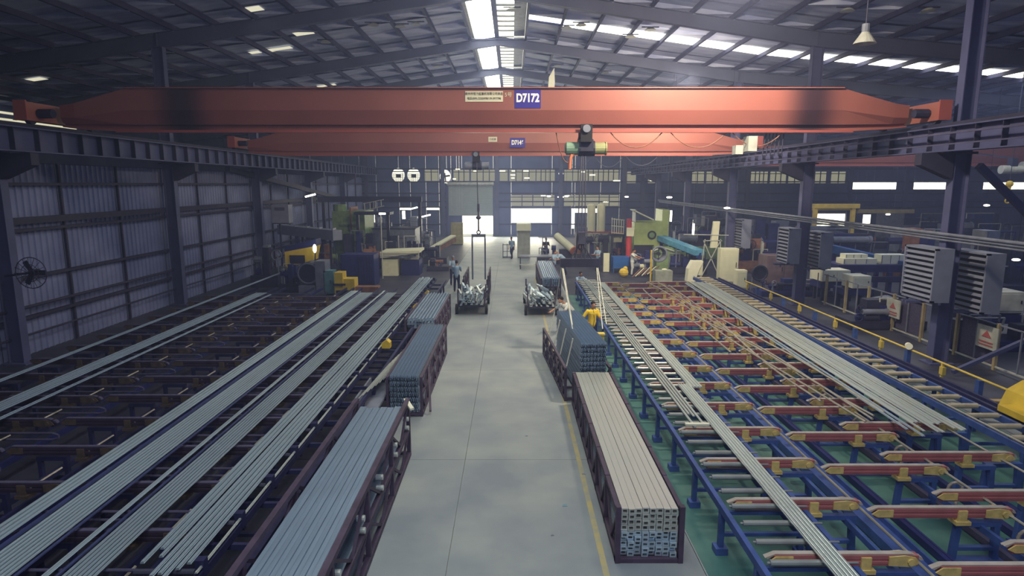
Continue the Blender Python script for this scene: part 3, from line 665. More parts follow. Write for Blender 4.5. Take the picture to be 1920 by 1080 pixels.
y = 11.5
while y < 34: inst(lme, 'leg', rl, (0, y, 0)); y += 1.5
MB().cyl((10.05, 11, .97), (10.05, 34, .97), .02, n=6).build('guide_rod', shaft_m, rl)
# left cooling table
tl = thing('cooling_table', 'left cooling table with dark brown arms under long profiles', 'cooling table', (0, 0, 0))
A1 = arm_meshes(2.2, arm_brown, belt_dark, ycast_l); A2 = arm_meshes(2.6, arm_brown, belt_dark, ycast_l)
loop = MB(); 
loop.path([(-2.4, 0, .92), (.0, 0, .92), (.12, 0, .88), (.12, 0, .82), (0, 0, .78), (-2.4, 0, .78)], .022, 6)
loop_me = loop.mesh('chain_loop', belt_dark)
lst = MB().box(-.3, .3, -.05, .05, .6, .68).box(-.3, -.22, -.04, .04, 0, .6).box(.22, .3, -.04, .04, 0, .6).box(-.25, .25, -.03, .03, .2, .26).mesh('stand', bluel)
y = 5.55
while y < 29:
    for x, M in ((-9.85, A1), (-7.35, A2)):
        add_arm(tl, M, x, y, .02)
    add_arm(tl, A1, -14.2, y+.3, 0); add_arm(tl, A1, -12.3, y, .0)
    inst(loop_me, 'chain_loop', tl, (-9.5, y+.62, 0)); inst(loop_me, 'chain_loop', tl, (-5.0, y+.5, 0)); 
    for x in (-13.6, -12, -9.1, -6.9, -5.0): inst(lst, 'stand', tl, (x, y+.05, 0))
    y += 1.5
for x in (-14.6, -13.7, -12.7, -12.2, -10.7, -10.2, -8.9, -8.5, -8.1, -7.1, -6.2, -5.6, -5.2):
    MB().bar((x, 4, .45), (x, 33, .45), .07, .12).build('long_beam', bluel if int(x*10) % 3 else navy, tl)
for x in (-8.3, -10.45, -5.15):
    y = 4
    while y < 29: MB().cyl((x, y, .84), (x, y+.75, .84), .02, n=6).build('drive_shaft', shaft_m, tl); y += 1.5
# left aisle conveyor frame (blue, dark) between last lane and racks
lc = thing('conveyor_frame', 'dark blue conveyor frame between last left lane and aisle racks', 'conveyor', (0, 0, 0))
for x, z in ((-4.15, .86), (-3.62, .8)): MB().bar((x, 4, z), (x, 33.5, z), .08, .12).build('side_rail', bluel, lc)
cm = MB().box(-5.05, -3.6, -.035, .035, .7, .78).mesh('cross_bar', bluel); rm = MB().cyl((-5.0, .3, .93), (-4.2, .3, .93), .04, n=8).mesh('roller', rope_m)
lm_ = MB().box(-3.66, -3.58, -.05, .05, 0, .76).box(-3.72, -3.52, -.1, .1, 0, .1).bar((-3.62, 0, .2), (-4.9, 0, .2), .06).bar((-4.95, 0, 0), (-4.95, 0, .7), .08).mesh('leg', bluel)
gd = MB().box(-4.22, -4.1, -.06, .06, .82, 1.06).mesh('guide_post', bluel)
y = 4.8
while y < 33:
    inst(cm, 'cross_bar', lc, (0, y, 0)); inst(rm, 'roller', lc, (0, y, 0)); inst(lm_, 'leg', lc, (0, y, 0)); inst(gd, 'guide_post', lc, (0, y+.4, 0)); y += 1.2
for (px, py, s) in ((690, 663, .14), (750, 588, .12), (770, 560, .1)):
    Yq = {663: 19.2, 588: 25.4, 560: 28.8}[py]
    o = MB().prism([(-s, 0), (s, 0), (s, s*1.3), (s*.3, s*1.9), (-s, s)], -s, s).build('motor_cover', yellow, None, (-4.0, Yq, .87)); tag(o, {663: 'nearest dull yellow motor cover on left frame', 588: 'middle yellow motor cover on left frame', 560: 'farthest yellow motor cover on left frame'}[py], 'motor cover')
# ================================================================== aisle racks
def basket(name, label, x0, x1, y0, y1, h, levels, diag=True, bay=1.15, b=.07):
    t = thing(name, label, 'rack', (0, 0, 0))
    for x in (x0, x1):
        for z in levels: MB().box(x-b/2, x+b/2, y0, y1, z-b/2, z+b/2).build('chord', rack_m, t)
        n = max(2, round((y1-y0)/bay))
        for k in range(n+1):
            y = y0+(y1-y0)*k/n
            MB().box(x-b/2.2, x+b/2.2, y-b/2.2, y+b/2.2, 0, h).build('post', rack_m, t)
            if k < n and diag:
                ym = y+(y1-y0)/n/2
                m = MB()
                for z0, z1 in zip(levels[:-1], levels[1:]):
                    m.bar((x, y, z1), (x, ym, z0), .045, .05); m.bar((x, ym, z0), (x, y+(y1-y0)/n, z1), .045, .05)
                m.build('diagonal', rack_m, t)
    n = max(2, round((y1-y0)/bay))
    for k in range(n+1):
        y = y0+(y1-y0)*k/n
        MB().box(x0, x1, y-.035, y+.035, .03, .1).build('cross_bar', rack_m, t)
    return t
r1 = basket('profile_rack', 'nearest brown truss rack left of the aisle', -3.42, -2.3, 5.2, 13.1, 1.32, [.06, .66, 1.3], bay=2.0, b=.09)
for k in range(5):
    for z in range(2):
        MB().cyl((-2.36, 7.4+k*1.35, .78+z*.2), (-2.24, 7.4+k*1.35, .78+z*.2), .05).build('coupling', alu, r1)
MB().bar((-2.35, 13.1, 1.32), (-2.15, 12.75, 1.22), .09, .05).build('clamp', white_m, r1)
def stack(x0, x1, y0, y1, z0, cols, rows, hh, kind, m, label, group, jit=.06, skip=(), rot=None):
    wd = (x1-x0)/cols
    for r in range(rows):
        for c in range(cols):
            if (c, r) in skip: continue
            L = round((y1-y0)*4)/4
            o = inst(prof_mesh(wd-.006, hh-.006, L, m, kind), 'aluminium_profile', None, (x0+wd*(c+.5)+random.uniform(-.003, .003), y0+random.uniform(-jit, jit), z0+r*hh))
            tag(o, ordl(c, cols, (label(c, r) if callable(label) else 'layer %s, ' % (['top', 'second', 'third', 'fourth', 'fifth', 'sixth', 'seventh', 'eighth', 'ninth', 'tenth', 'eleventh', 'twelfth'][rows-1-r])+label)), 'profile', group)
            if rot: o.rotation_euler[2] = rot[2]; q = Matrix.Rotation(rot[2], 3, 'Z') @ Vector((o.location.x-rot[0], o.location.y-rot[1], 0)); o.location = (rot[0]+q.x, rot[1]+q.y, o.location.z)
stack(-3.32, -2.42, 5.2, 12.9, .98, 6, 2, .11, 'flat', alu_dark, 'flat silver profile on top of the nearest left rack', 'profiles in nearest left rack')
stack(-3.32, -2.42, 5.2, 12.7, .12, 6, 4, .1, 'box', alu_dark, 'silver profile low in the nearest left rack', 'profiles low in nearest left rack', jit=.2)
r2 = basket('profile_rack', 'middle left rack holding ribbed profile stack', -3.24, -2.36, 15.5, 21.6, 1.05, [.06, .6, 1.03])
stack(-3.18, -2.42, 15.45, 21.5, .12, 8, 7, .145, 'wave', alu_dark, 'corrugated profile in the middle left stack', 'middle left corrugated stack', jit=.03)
MB().bar((-2.15, 15.6, .1), (-2.3, 16.6, 1.0), .06).build('side_strut', rack_m, r2)
r3 = basket('profile_rack', 'farthest left rack by the scrap cart', -3.9, -2.8, 22.2, 27.6, 1.1, [.06, .6, 1.08])
stack(-3.84, -2.86, 22.2, 27.6, .8, 8, 3, .12, 'ribbed', alu_dark, 'profile in the farthest left rack', 'farthest left rack stack', jit=.15)
for k in range(9):    # thin offcuts leaning between the racks
    o = MB().cyl((-3.7+.05*k, 14.3+.25*k, .9), (-3.55+.03*k, 17.5+.3*k, .86), .014, n=5).build('thin_offcut', alu); tag(o, ORD[k]+' from left of the thin rods beside the middle rack', 'rod', 'thin rods left of the middle rack')
tb = thing('steel_sheet_tray', 'grey blue sheet tray behind the nearest left rack', 'tray', (0, 0, 0)); MB().box(-3.95, -3.3, 13.4, 16.6, .5, .56).box(-3.95, -3.9, 13.4, 16.6, .56, .7).build('tray', grey, tb)
for x, y in ((-3.9, 13.5), (-3.35, 13.5), (-3.9, 16.5), (-3.35, 16.5)): MB().box(x-.03, x+.03, y-.03, y+.03, 0, .5).build('leg', grey, tb)
# right racks
r4 = thing('profile_rack', 'nearest right rack, low brown frame around square tubes', 'rack', (0, 0, 0))
for x in (1.69, 2.7):
    MB().box(x-.04, x+.04, 9.1, 16.4, .02, .12).build('chord', rack_m, r4)
    MB().box(x-.035, x+.035, 9.1, 16.4, .84, .92).build('chord', rack_m, r4)
    for k in range(7):
        y = 9.14+7.2*k/6; MB().box(x-.04, x+.04, y-.05, y+.05, 0, .93 if k else .97).build('post', rack_m, r4)
        if k < 6: MB().bar((x, y, .86), (x, y+.6, .1), .04).bar((x, y+.6, .1), (x, y+1.2, .86), .04).build('diagonal', rack_m, r4)
MB().box(1.69, 2.7, 9.1, 9.2, .0, .07).box(1.69, 2.7, 12.5, 12.6, 0, .07).box(1.69, 2.7, 16.3, 16.4, 0, .07).build('cross_bar', rack_m, r4)
stack(1.74, 2.64, 9.17, 16.4, .52, 8, 4, .1, 'tube', alu_tube, lambda c, r: 'square tube, %s layer of the nearest right rack' % (['fourth', 'third', 'second', 'top'][r]), 'square tubes in nearest right rack', jit=.03)
stack(1.74, 2.64, 9.17, 16.4, .08, 8, 5, .088, 'tube', alu2, 'smaller tube in the lower half of the nearest right rack', 'smaller tubes low in the nearest right rack', jit=.05)
r5 = basket('profile_rack', 'right rack under the slings with dark corrugated stack', 1.5, 2.75, 16.7, 21.6, .95, [.06, .5, .93], bay=.9)
ROT = (2.1, 16.6, .075); stack(1.88, 2.62, 16.6, 21.2, .12, 8, 12, .132, 'wave', alu_dark, 'corrugated profile in the tall right stack', 'tall right corrugated stack', jit=.03, rot=ROT)
r5.rotation_euler[2] = .075; r5.location = Vector((2.1, 16.6, 0))-Matrix.Rotation(.075, 3, 'Z') @ Vector((2.1, 16.6, 0))
for i, y in enumerate((16.9, 18.1, 19.3, 20.5)):
    o = MB().cyl((1.55, y, .95), (1.72, y, 1.75), .02, n=6).build('upright_pin', strap_m, r5)
# ================================================================== yellow guard rail and second fence
gr = thing('guard_rail', 'yellow guard rail beside the right roller lane', 'railing', (0, 0, 0))
MB().cyl((11.95, 9, 1.1), (11.95, 31.5, 1.1), .03, n=8).build('top_rail', yrail, gr)
MB().bar((11.95, 9, .45), (11.95, 31.5, .45), .03).build('mid_rail', yrail, gr)
ya = MB().box(11.92, 11.98, -.03, .03, 0, 1.1).box(11.9, 12.0, -.09, .05, .78, 1.0).mesh('post', yrail); yb = MB().box(11.84, 11.96, -.07, .07, 0, 1.08).mesh('post', blue)
y = 9.4; k = 0
while y < 31.6: inst(ya if k % 2 else yb, 'post', gr, (0, y, 0)); y += 1.45; k += 1
sf = thing('machine_fence', 'tall grey fence with ochre posts before the right machines', 'fence', (0, 0, 0))
MB().bar((15.75, 12, 1.5), (15.75, 31, 1.5), .04).build('top_rail', grey, sf); MB().bar((15.75, 12, .12), (15.75, 31, .12), .05).build('bottom_rail', lgrey, sf)
y = 12.2; k = 0
ochre = mat('ochre_post', (150, 138, 108), .6)
while y < 31:
    MB().box(15.7, 15.8, y-.05, y+.05, 0, 1.55).build('post', ochre, sf); MB().box(15.73, 15.77, y+.9, y+.94, .12, 1.5).build('thin_post', grey, sf)
    if k in (1, 2, 4, 6): MB().box(15.84, 15.88, y+.05, y+1.75, .15, 1.45).build('infill_panel', mesh_m, sf)
    y += 1.85; k += 1
for i, (Yq, z0) in enumerate(((25.0, .6), (19.9, .65))):
    s = MB().box(15.62, 15.66, Yq-.45, Yq+.45, z0, z0+.75).build('warning_board', lgrey, sf)
    MB().prism([(Yq-.2, z0+.38), (Yq+.2, z0+.38), (Yq, z0+.6)], 15.6, 15.615, 'x').build('warning_mark', redink, s)
    MB().box(15.6, 15.615, Yq-.3, Yq+.3, z0+.2, z0+.24).box(15.6, 15.615, Yq-.3, Yq+.3, z0+.1, z0+.14).build('warning_text', redink, s)
# ================================================================== people
def capsule_chain(m, pts, n=10):
    for (a, ra), (b, rb) in zip(pts[:-1], pts[1:]):
        m.cyl(a, b, ra, rb, n=n)
    for p, r in pts: m.ball(p, r, 10, 6)
def remesh(o, v):
    r = o.modifiers.new('join', 'REMESH'); r.mode = 'VOXEL'; r.voxel_size = v; r.use_smooth_shade = True
    s = o.modifiers.new('soft', 'SMOOTH'); s.iterations = 3; s.factor = .5
def person(label, x, y, rz, shirt, trouser, pose='stand', arms='down', headgear=None, z=0, vox=.016, group=None):
    t = thing('person', label, 'person', (x, y, z), rz, group)
    # faces -Y in local space
    lean = {'stand': .03, 'bend': .42, 'sit': .12, 'walk': .05}[pose]
    hipz = {'stand': .93, 'bend': .86, 'sit': .48, 'walk': .92}[pose]
    hip = Vector((0, 0, hipz)); chest = hip+Vector((0, -lean*.9, .40*math.cos(lean))); neck = hip+Vector((0, -lean*1.25, .56*math.cos(lean)))
    head = neck+Vector((0, -.04-lean*.3, .16))
    b = MB(); capsule_chain(b, [(hip, .13), (chest, .145), (neck-Vector((0, 0, .06)), .08)])
    capsule_chain(b, [(neck-Vector((0, 0, .06)), .058), (neck+Vector((0, 0, .05)), .052)])
    b.ball(head, .1, 12, 8, (.78, .95, 1.15)); b.ball(head+Vector((0, -.1, -.02)), .022); b.ball(head+Vector((0, -.045, -.07)), .055)
    for s in (-1, 1): b.ball(head+Vector((s*.08, .01, -.01)), .024, 8, 5, (.5, .8, 1.2))
    legs = []
    for s in (-1, 1):
        h = hip+Vector((s*.09, 0, -.04))
        if pose == 'sit': kn = Vector((s*.13, -.42, .48)); an = Vector((s*.13, -.40, .09))
        elif pose == 'bend': kn = Vector((s*.13, -.14, .47)); an = Vector((s*.13, .02, .09))
        elif pose == 'walk': kn = Vector((s*.1, -.1-.1*s, .49)); an = Vector((s*.1, .02-.22*s, .09))
        else: kn = Vector((s*.11, -.03, .49)); an = Vector((s*.12, .0, .09))
        legs.append((h, kn, an)); capsule_chain(b, [(h, .085), (kn, .058), (an, .04)]); capsule_chain(b, [(an+Vector((0, .02, -.04)), .042), (an+Vector((0, -.16, -.055)), .032)])
    armsl = []
    for s in (-1, 1):
        sh = neck+Vector((s*.19, .01, -.09))
        mode = arms if isinstance(arms, str) else arms[(s+1)//2]
        if mode == 'down': el = sh+Vector((s*.06, .03, -.29)); wr = el+Vector((s*.01, -.07, -.25))
        elif mode == 'hips': el = sh+Vector((s*.17, .04, -.25)); wr = el+Vector((-s*.12, -.13, -.12))
        elif mode == 'fwd': el = sh+Vector((s*.05, -.14, -.24)); wr = el+Vector((-s*.04, -.24, .02))
        elif mode == 'reach': el = sh+Vector((s*.08, -.22, -.14)); wr = el+Vector((0, -.24, -.08))
        else: el = sh+Vector((s*.24, -.06, -.1)); wr = el+Vector((s*.2, -.14, -.02))
        armsl.append((sh, el, wr)); capsule_chain(b, [(sh, .056), (el, .043), (wr, .03)])
    o = b.build('body', skin, t); remesh(o, vox)
    for s, (sh, el, wr) in zip((-1, 1), armsl):
        d = (wr-el).normalized(); sd = Vector((0, 1, 0)).cross(d).normalized() if abs(d.y) < .9 else Vector((1, 0, 0)); nrm = d.cross(sd)
        m = MB(); m.cyl(wr-d*.02, wr+d*.085, .028, .036, 8)
        for q, L in ((-.03, .07), (-.01, .082), (.011, .078), (.031, .06)):
            a = wr+d*.07+sd*q; c_ = a+d*L*.55+nrm*.004; m.cyl(a, c_, .0095, .009, 6); m.cyl(c_, c_+d*L*.4+nrm*.02, .009, .007, 6)
        th = wr+d*.025+sd*(-s*.03); m.cyl(th, th+d*.035+sd*(-s*.03), .011, .009, 6); m.cyl(th+d*.035+sd*(-s*.03), th+d*.062+sd*(-s*.032)+nrm*.01, .009, .007, 6)
        m.build('hand', skin, t)
    m = MB(); capsule_chain(m, [(hip+Vector((0, 0, -.02)), .152), (hip+Vector((0, -lean*.4, .2)), .15), (chest, .168), (neck-Vector((0, 0, .1)), .11)])
    for sh, el, wr in armsl: capsule_chain(m, [(sh, .078), (sh.lerp(el, .75), .062)])
    o = m.build('shirt', shirt, t); remesh(o, vox)
    m = MB(); capsule_chain(m, [(hip+Vector((-.07, 0, -.02)), .125), (hip+Vector((.07, 0, -.02)), .125)])
    for h, kn, an in legs: capsule_chain(m, [(h, .105), (kn, .076), (an+Vector((0, 0, .0)), .06)])
    o = m.build('trousers', trouser, t); remesh(o, vox)
    for h, kn, an in legs: smooth(MB().ball(an+Vector((0, -.06, -.05)), .05, 10, 6, (.95, 2.6, .85)).build('shoe', black, t))
    hd = MB().ball(head+Vector((0, .018, .035)), .104, 12, 8, (.84, .98, 1.0))
    if headgear: smooth(hd.build('cap', headgear, t)); MB().cyl(head+Vector((0, -.02, .05)), head+Vector((0, -.14, .04)), .07, .05, 10).build('cap_brim', headgear, t)
    else: smooth(hd.build('hair', hair_m, t))
    for s in (-1, 1): MB().ball(head+Vector((s*.033, -.088, .015)), .011, 6, 4).build('eye', black, t)
    MB().box(head.x-.022, head.x+.022, head.y-.1, head.y-.085, head.z-.062, head.z-.054).build('mouth', redink, t)
    return t
pp = person('man in yellow shirt with dark trousers, hand near hip, beside the slung stack', 2.95, 22.4, .25, sh_y, tr_n, 'stand', ('hips', 'fwd'), z=0)
MB().path([(-.02, -.17, 1.45), (.02, -.2, 1.1), (-.04, -.16, .72)], .008, 5).build('pendant_cord', black, pp)
person('person in pale grey bending over profiles beside the yellow shirt', 2.45, 24.3, -.9, sh_w, tr_d, 'bend', 'reach')
person('person in light blue seen from behind at the left scrap cart', -3.12, 34.6, PI, sh_b, tr_n, 'stand', 'fwd')
person('person in grey blue cap facing the left cart worker', -3.55, 37.0, .3, sh_b, tr_n, 'stand', 'fwd', headgear=grey)
person('person in light blue walking far down the aisle', 0.0, 50.5, -.5, sh_b, tr_n, 'walk', 'down', vox=.022)
person('dark clothed person standing by the far trolley', 2.7, 49.5, .2, tr_d, tr_d, 'stand', 'fwd', vox=.022)
person('person in light blue leaning at the right rack end', 2.72, 40.2, .9, sh_b, tr_n, 'stand', 'fwd', vox=.02)
person('person in pale cap and blue shirt right of the trolley', 3.6, 41.5, -1.2, sh_b, tr_n, 'bend', 'reach', headgear=lgrey, vox=.02)
person('person in light blue standing before the grey partition', 6.0, 43, -.9, sh_b, tr_n, 'stand', 'fwd', vox=.02)
person('person in pale shirt standing by the red column', 8.0, 41, 1.1, sh_w, sh_w, 'stand', 'reach', vox=.02)
person('seated person in light blue behind the sling', 3.65, 33.6, .4, sh_b, tr_n, 'sit', 'reach', vox=.018)
st = thing('stool', 'low dark stool under the seated worker', 'stool', (3.65, 33.62, 0)); MB().box(-.16, .16, -.14, .16, .32, .35).build('seat', dark, st)
for a in (-.13, .13):
    for c_ in (-.11, .13): MB().box(a-.015, a+.015, c_-.015, c_+.015, 0, .32).build('leg', dark, st)
# ================================================================== scrap carts
def scrap_cart(x0, x1, y0, y1, label, grp, seed, tall=0, tilt=0):
    rnd = random.Random(seed)
    t = thing('scrap_cart', label, 'cart', ((x0+x1)/2, (y0+y1)/2, 0)); hw = (x1-x0)/2; hl = (y1-y0)/2
    MB().box(-hw, hw, -hl, hl, .38, .46).build('deck', dark, t)
    for sx in (-1, 1):
        for sy in (-.8, .8):
            w_ = MB().cyl((sx*(hw+.02), sy*hl, .24), (sx*(hw+.14), sy*hl, .24), .24, n=16).build('wheel', black, t); MB().cyl((sx*(hw+.14), sy*hl, .24), (sx*(hw+.16), sy*hl, .24), .09).build('hub', grey, w_)
        for sy in (-.95, 0, .95): MB().box(sx*hw-.03, sx*hw+.03, sy*hl-.03, sy*hl+.03, .4, 1.2).build('stake', rack_m, t)
        MB().bar((sx*hw, -hl, .5), (sx*hw, hl, .5), .05).build('side_bar', rack_m, t)
    for i in range(46):
        lay = i//9; L = rnd.choice([.9, 1.3, 1.8, 2.3]); xx = x0+.08+(x1-x0-.16)*((i % 9)+.5)/9+rnd.uniform(-.03, .03)
        yy = y0+rnd.uniform(-.05, max(.05, (y1-y0)-L)) if i % 2 else y0+rnd.uniform(-.08, .08)
        kind = rnd.choice(['tube', 'ribbed', 'box']); s = rnd.choice([.08, .1, .12])
        me = prof_mesh(s, s*rnd.choice([.5, .8]) if kind != 'tube' else s, L, rnd.choice([alu, alu2, alu2]), kind)
        o = inst(me, 'aluminium_offcut', None, (xx, yy, .46+lay*.115+rnd.uniform(0, .03)), (rnd.uniform(-.01, .025), rnd.uniform(-.25, .25), tilt+rnd.uniform(-.06, .06)*(1+lay*.5)))
        tag(o, ('%s layer, ' % ['lowest', 'second', 'third', 'fourth', 'fifth', 'topmost'][lay])+ORD[i % 9]+' crooked aluminium offcut '+grp, 'offcut', 'offcuts '+grp)
    return t
scrap_cart(-2.5, -1.28, 28.2, 31.4, 'left scrap cart heaped with crooked aluminium', 'heaped on the left scrap cart', 3)
scrap_cart(.72, 2.0, 27.9, 31.6, 'right scrap cart heaped with crooked aluminium', 'heaped on the right scrap cart', 9, tilt=.12)
r6 = basket('profile_rack', 'right rack behind the scrap cart with flat grey stack', 1.55, 2.55, 32.2, 39.5, 1.1, [.06, .6, 1.08])
stack(1.62, 2.5, 32.2, 39.4, .7, 8, 4, .12, 'ribbed', alu_dark, 'profile in the rack behind the right scrap cart', 'rack behind right scrap cart', jit=.1)
r7 = basket('lifted_rack', 'brown rack under the lifting frame behind left cart', -2.5, -1.25, 31.9, 35.5, 1.3, [.06, .6, 1.25])
# ================================================================== far machines
def cab(name, label, cat, px0, px1, pt, pb, Y, depth, m, door=True, vents=0, feet=True, floor=False, top=None, legs=False, rz=0):
    X0, Z1 = at(px0, pt, Y); X1, Z0 = at(px1, pb, Y)
    if floor or Z0 < .15: Z0 = 0
    w_, h = X1-X0, Z1-Z0; t = thing(name, label, cat, (X0, Y, Z0), rz)
    lo = .3*h if legs else (.06 if feet else 0)
    MB().box(0, w_, 0, depth, lo, h).build('body', m, t)
    if legs:
        for a in (.04, w_-.04):
            for c_ in (.04, depth-.04): MB().box(a-.03, a+.03, c_-.03, c_+.03, 0, lo).build('leg', m, t)
    elif feet: MB().box(.04, w_-.04, .04, depth-.04, 0, lo).build('plinth', dark, t)
    if door:
        n = max(1, round(w_/.9)); 
        for k in range(n):
            a = w_*k/n+.04; c_ = w_*(k+1)/n-.04; d = MB().box(a, c_, -.03, 0, lo+.08, h-.08).build('door', m, t)
            MB().box(c_-.12, c_-.09, -.06, -.03, lo+(h-lo)*.45, lo+(h-lo)*.6).build('handle', black, d)
    for k in range(vents): MB().box(w_*.2, w_*.8, -.045, -.03, lo+(h-lo)*.7+k*.07, lo+(h-lo)*.7+k*.07+.03).build('vent_slot', dark, t)
    if top: MB().box(-.04, w_+.04, -.04, depth+.04, h, h+.07).build('top_plate', top, t)
    return t, w_, h
def clutter(name, label, cat, px0, px1, pt, pb, Y, depth, mats, seed, n=9):
    """a mechanical unit: bed, housings, pipes, motors and a handwheel, standing on the floor"""
    rnd = random.Random(seed); X0, Z1 = at(px0, pt, Y); X1 = at(px1, pb, Y)[0]; Z0 = 0
    w_, h = X1-X0, Z1-Z0; t = thing(name, label, cat, (X0, Y, Z0))
    MB().box(0, w_, 0, depth, 0, h*.28).box(.03, w_-.03, -.04, 0, h*.05, h*.2).build('bed', mats[0], t)
    x = 0.03
    for k in range(n):
        ww = w_*rnd.uniform(.12, .26); x0 = rnd.uniform(0, w_-ww); hh = h*rnd.uniform(.5, 1.0); y0 = rnd.uniform(0, depth*.5); m = rnd.choice(mats)
        kind = k % 4
        if kind == 0: MB().box(x0, x0+ww, y0, y0+depth*.4, h*.26, hh).box(x0+.05, x0+ww-.05, y0-.04, y0, h*.34, hh-.08).build('housing', m, t)
        elif kind == 1: MB().cyl((x0, y0, hh*.7), (x0+ww*1.2, y0, hh*.7), h*.09, n=12).cyl((x0+ww*1.2, y0, hh*.7), (x0+ww*1.3, y0, hh*.7), h*.11, n=12).bar((x0+.1, y0, 0), (x0+.1, y0, hh*.7), .08).build('motor', m, t)
        elif kind == 2: MB().path([(x0, y0, h*.25), (x0, y0, hh), (x0+ww*1.4, y0, hh), (x0+ww*1.4, y0+.2, h*.2)], .035, 6).build('pipe', rnd.choice([grey, lgrey, m]), t)
        else: MB().ring((x0+ww/2, y0-.05, hh*.75), h*.12, .025, 'y', 14, 5).cyl((x0+ww/2, y0-.05, hh*.75), (x0+ww/2, y0+.15, hh*.75), .04).bar((x0+ww/2, y0+.1, 0), (x0+ww/2, y0+.1, hh*.75), .06).build('handwheel', m, t)
    return t
# ---- left cluster
t, w_, h = cab('extrusion_press', 'dull green extrusion press tower left of the aisle', 'press', 622, 688, 396, 520, 47, 3, green_d, vents=3, floor=True)
MB().box(.4, w_-.5, -.4, 0, h*.45, h*.62).build('ram_head', green_d, t); MB().cyl((w_*.2, .5, h), (w_*.2, .5, h+.5), .5).build('tank', green_d, t); MB().box(w_*.55, w_*.6, -.1, 2, h*.5, h+.3).build('riser', rust, t)
clutter('press_drive', 'dark machinery below the green press with hoses', 'machine', 640, 712, 432, 520, 44, 1.5, [dark, rust, navy, grey], 5, 14)
X0, Z0 = at(528, 428, 44); X1, Z1 = at(633, 446, 40)
d = thing('exhaust_duct', 'long pale grey rectangular duct over the left machines', 'duct', (0, 0, 0)); MB().bar((X0, 44, (Z0+Z1)/2+.1), (X1, 40, (Z0+Z1)/2), .7, .65).build('duct', ac_m, d)
for k in range(5): q = k/4.5+.05; MB().bar((X0+(X1-X0)*q, 44-4*q-.02, (Z0+Z1)/2+.1), (X0+(X1-X0)*q+.06, 44-4*q-.02, (Z0+Z1)/2+.1), .74, .7).build('duct_flange', grey, d)
MB().bar((-14.5, 43, 0), (-14.5, 43, 2.6), .12).bar((-12, 41, 0), (-12, 41, 2.6), .12).build('support', dark, d)
t = thing('puller_head', 'blue topped yellow puller unit near the left wall', 'machine', (-13.6, 37, 0))
MB().prism([(0, 2.0), (1.9, 2.35), (1.9, 2.75), (0, 2.3)], 0, 1.0).build('hood', navy, t); MB().prism([(0, 1.0), (1.7, 1.5), (1.9, 2.35), (0, 2.0)], 0, .9).build('yellow_panel', yellow, t)
MB().box(.1, .3, .1, .8, 0, 1.1).box(1.4, 1.6, .1, .8, 0, 1.5).build('leg', dark, t); MB().box(.3, 1.2, -.05, 0, 1.3, 1.8).build('dark_hatch', dark, t)
X, Z = at(590, 466, 36.5); t = thing('work_lamp', 'glaring yellow work lamp by the puller unit', 'lamp', (X, 36.5, Z)); MB().ball((0, 0, 0), .16, sz=(.7, .5, 1.6)).build('bulb', elamp, t); MB().bar((0, .1, -.1), (-.2, .3, -Z), .05).build('stand', dark, t)
t = thing('motor_blower', 'dark round blower with grey side cabinet on left', 'blower', (-11.2, 33.8, 0))
MB().cyl((0, 0, 1.15), (0, .9, 1.15), .62, n=20).build('drum', dark, t); MB().ring((0, -.02, 1.15), .55, .05).build('rim', grey, t); MB().box(.45, 1.0, -.2, .8, 0, 1.85).build('cabinet', grey, t); MB().box(-.5, .4, -.2, .7, 0, .5).build('base', grey, t)
t, w_, h = cab('control_cabinet', 'teal cabinet beside the yellow platen block', 'cabinet', 606, 626, 508, 553, 33.6, .7, teal)
t = thing('platen_block', 'yellow stepped machine block by left lane ends', 'machine', (-9.55, 33, 0))
MB().box(0, .45, 0, .8, 0, 1.3).box(.45, 1.05, .1, .9, 0, .95).build('block', yellow, t); MB().box(-.05, .6, -.1, 0, .62, .72).box(.1, .9, -.12, .08, .1, .35).build('jaw', dark, t); MB().box(1.05, 2.3, .2, .8, .2, .5).build('arm', rust, t)
t, w_, h = cab('hydraulic_tank', 'navy blue rectangular tank behind the yellow block', 'tank', 638, 702, 478, 517, 36.5, 1.4, navy, legs=False, floor=True)
for k in range(5): MB().box(w_*.55+k*.16, w_*.55+k*.16+.06, -.06, 0, .3, h-.1).build('cooling_fin', bluel, t)
t2, w_, h = cab('cooling_unit', 'grey blue window cooler high by the left wall', 'air conditioner', 508, 542, 384, 420, 39, .8, ac_m, door=False, vents=3)
MB().bar((.3, .5, 0), (.3, .5, -3.4), .1).build('bracket_post', dark, t2)
clutter('scrap_shear', 'dark machine with pale housing near the left wall', 'machine', 465, 522, 458, 535, 36, 1.2, [dark, navy, grey], 11, 8)
t, w_, h = cab('billet_furnace', 'blue grey billet furnace with door panels', 'furnace', 698, 780, 430, 500, 48, 2.5, grey, floor=True, vents=2, top=dark)
t = thing('furnace_table', 'cream topped transfer table before the furnace', 'table', (-8.65, 40.5, 0))
MB().prism([(0, 1.2), (2.6, 1.55), (2.6, 1.7), (0, 1.6)], 0, 2.2).build('cream_top', cream, t); MB().box(.05, 1.1, .2, 1.9, 0, 1.1).build('cream_base', cream, t); MB().box(1.3, 2.5, .4, 1.8, 0, 1.0).build('base', navy, t)
for k in range(4): MB().box(0, 2.4, -.02, 0, 1.22+k*.09, 1.25+k*.09).build('rib', grey, t)
t, w_, h = cab('safety_screen', 'white guard panel with orange patch left of aisle', 'panel', 758, 785, 470, 512, 41.5, .25, lgrey, door=False, floor=True)
MB().box(.1, .8, -.03, 0, h*.3, h*.5).build('orange_patch', orange, t); MB().cyl((.3, -.03, h*.75), (.3, 0, h*.75), .1).cyl((.7, -.03, h*.8), (.7, 0, h*.8), .08).build('dial', dark, t)
t = thing('white_pole', 'thin white pole standing before the furnace', 'pole', (-8.3, 39.5, 0)); MB().cyl((0, 0, 0), (0, 0, 4.1), .03).build('pole', lgrey, t); MB().box(-.1, .3, -.05, .05, 4.1, 4.2).build('head', elamp, t)
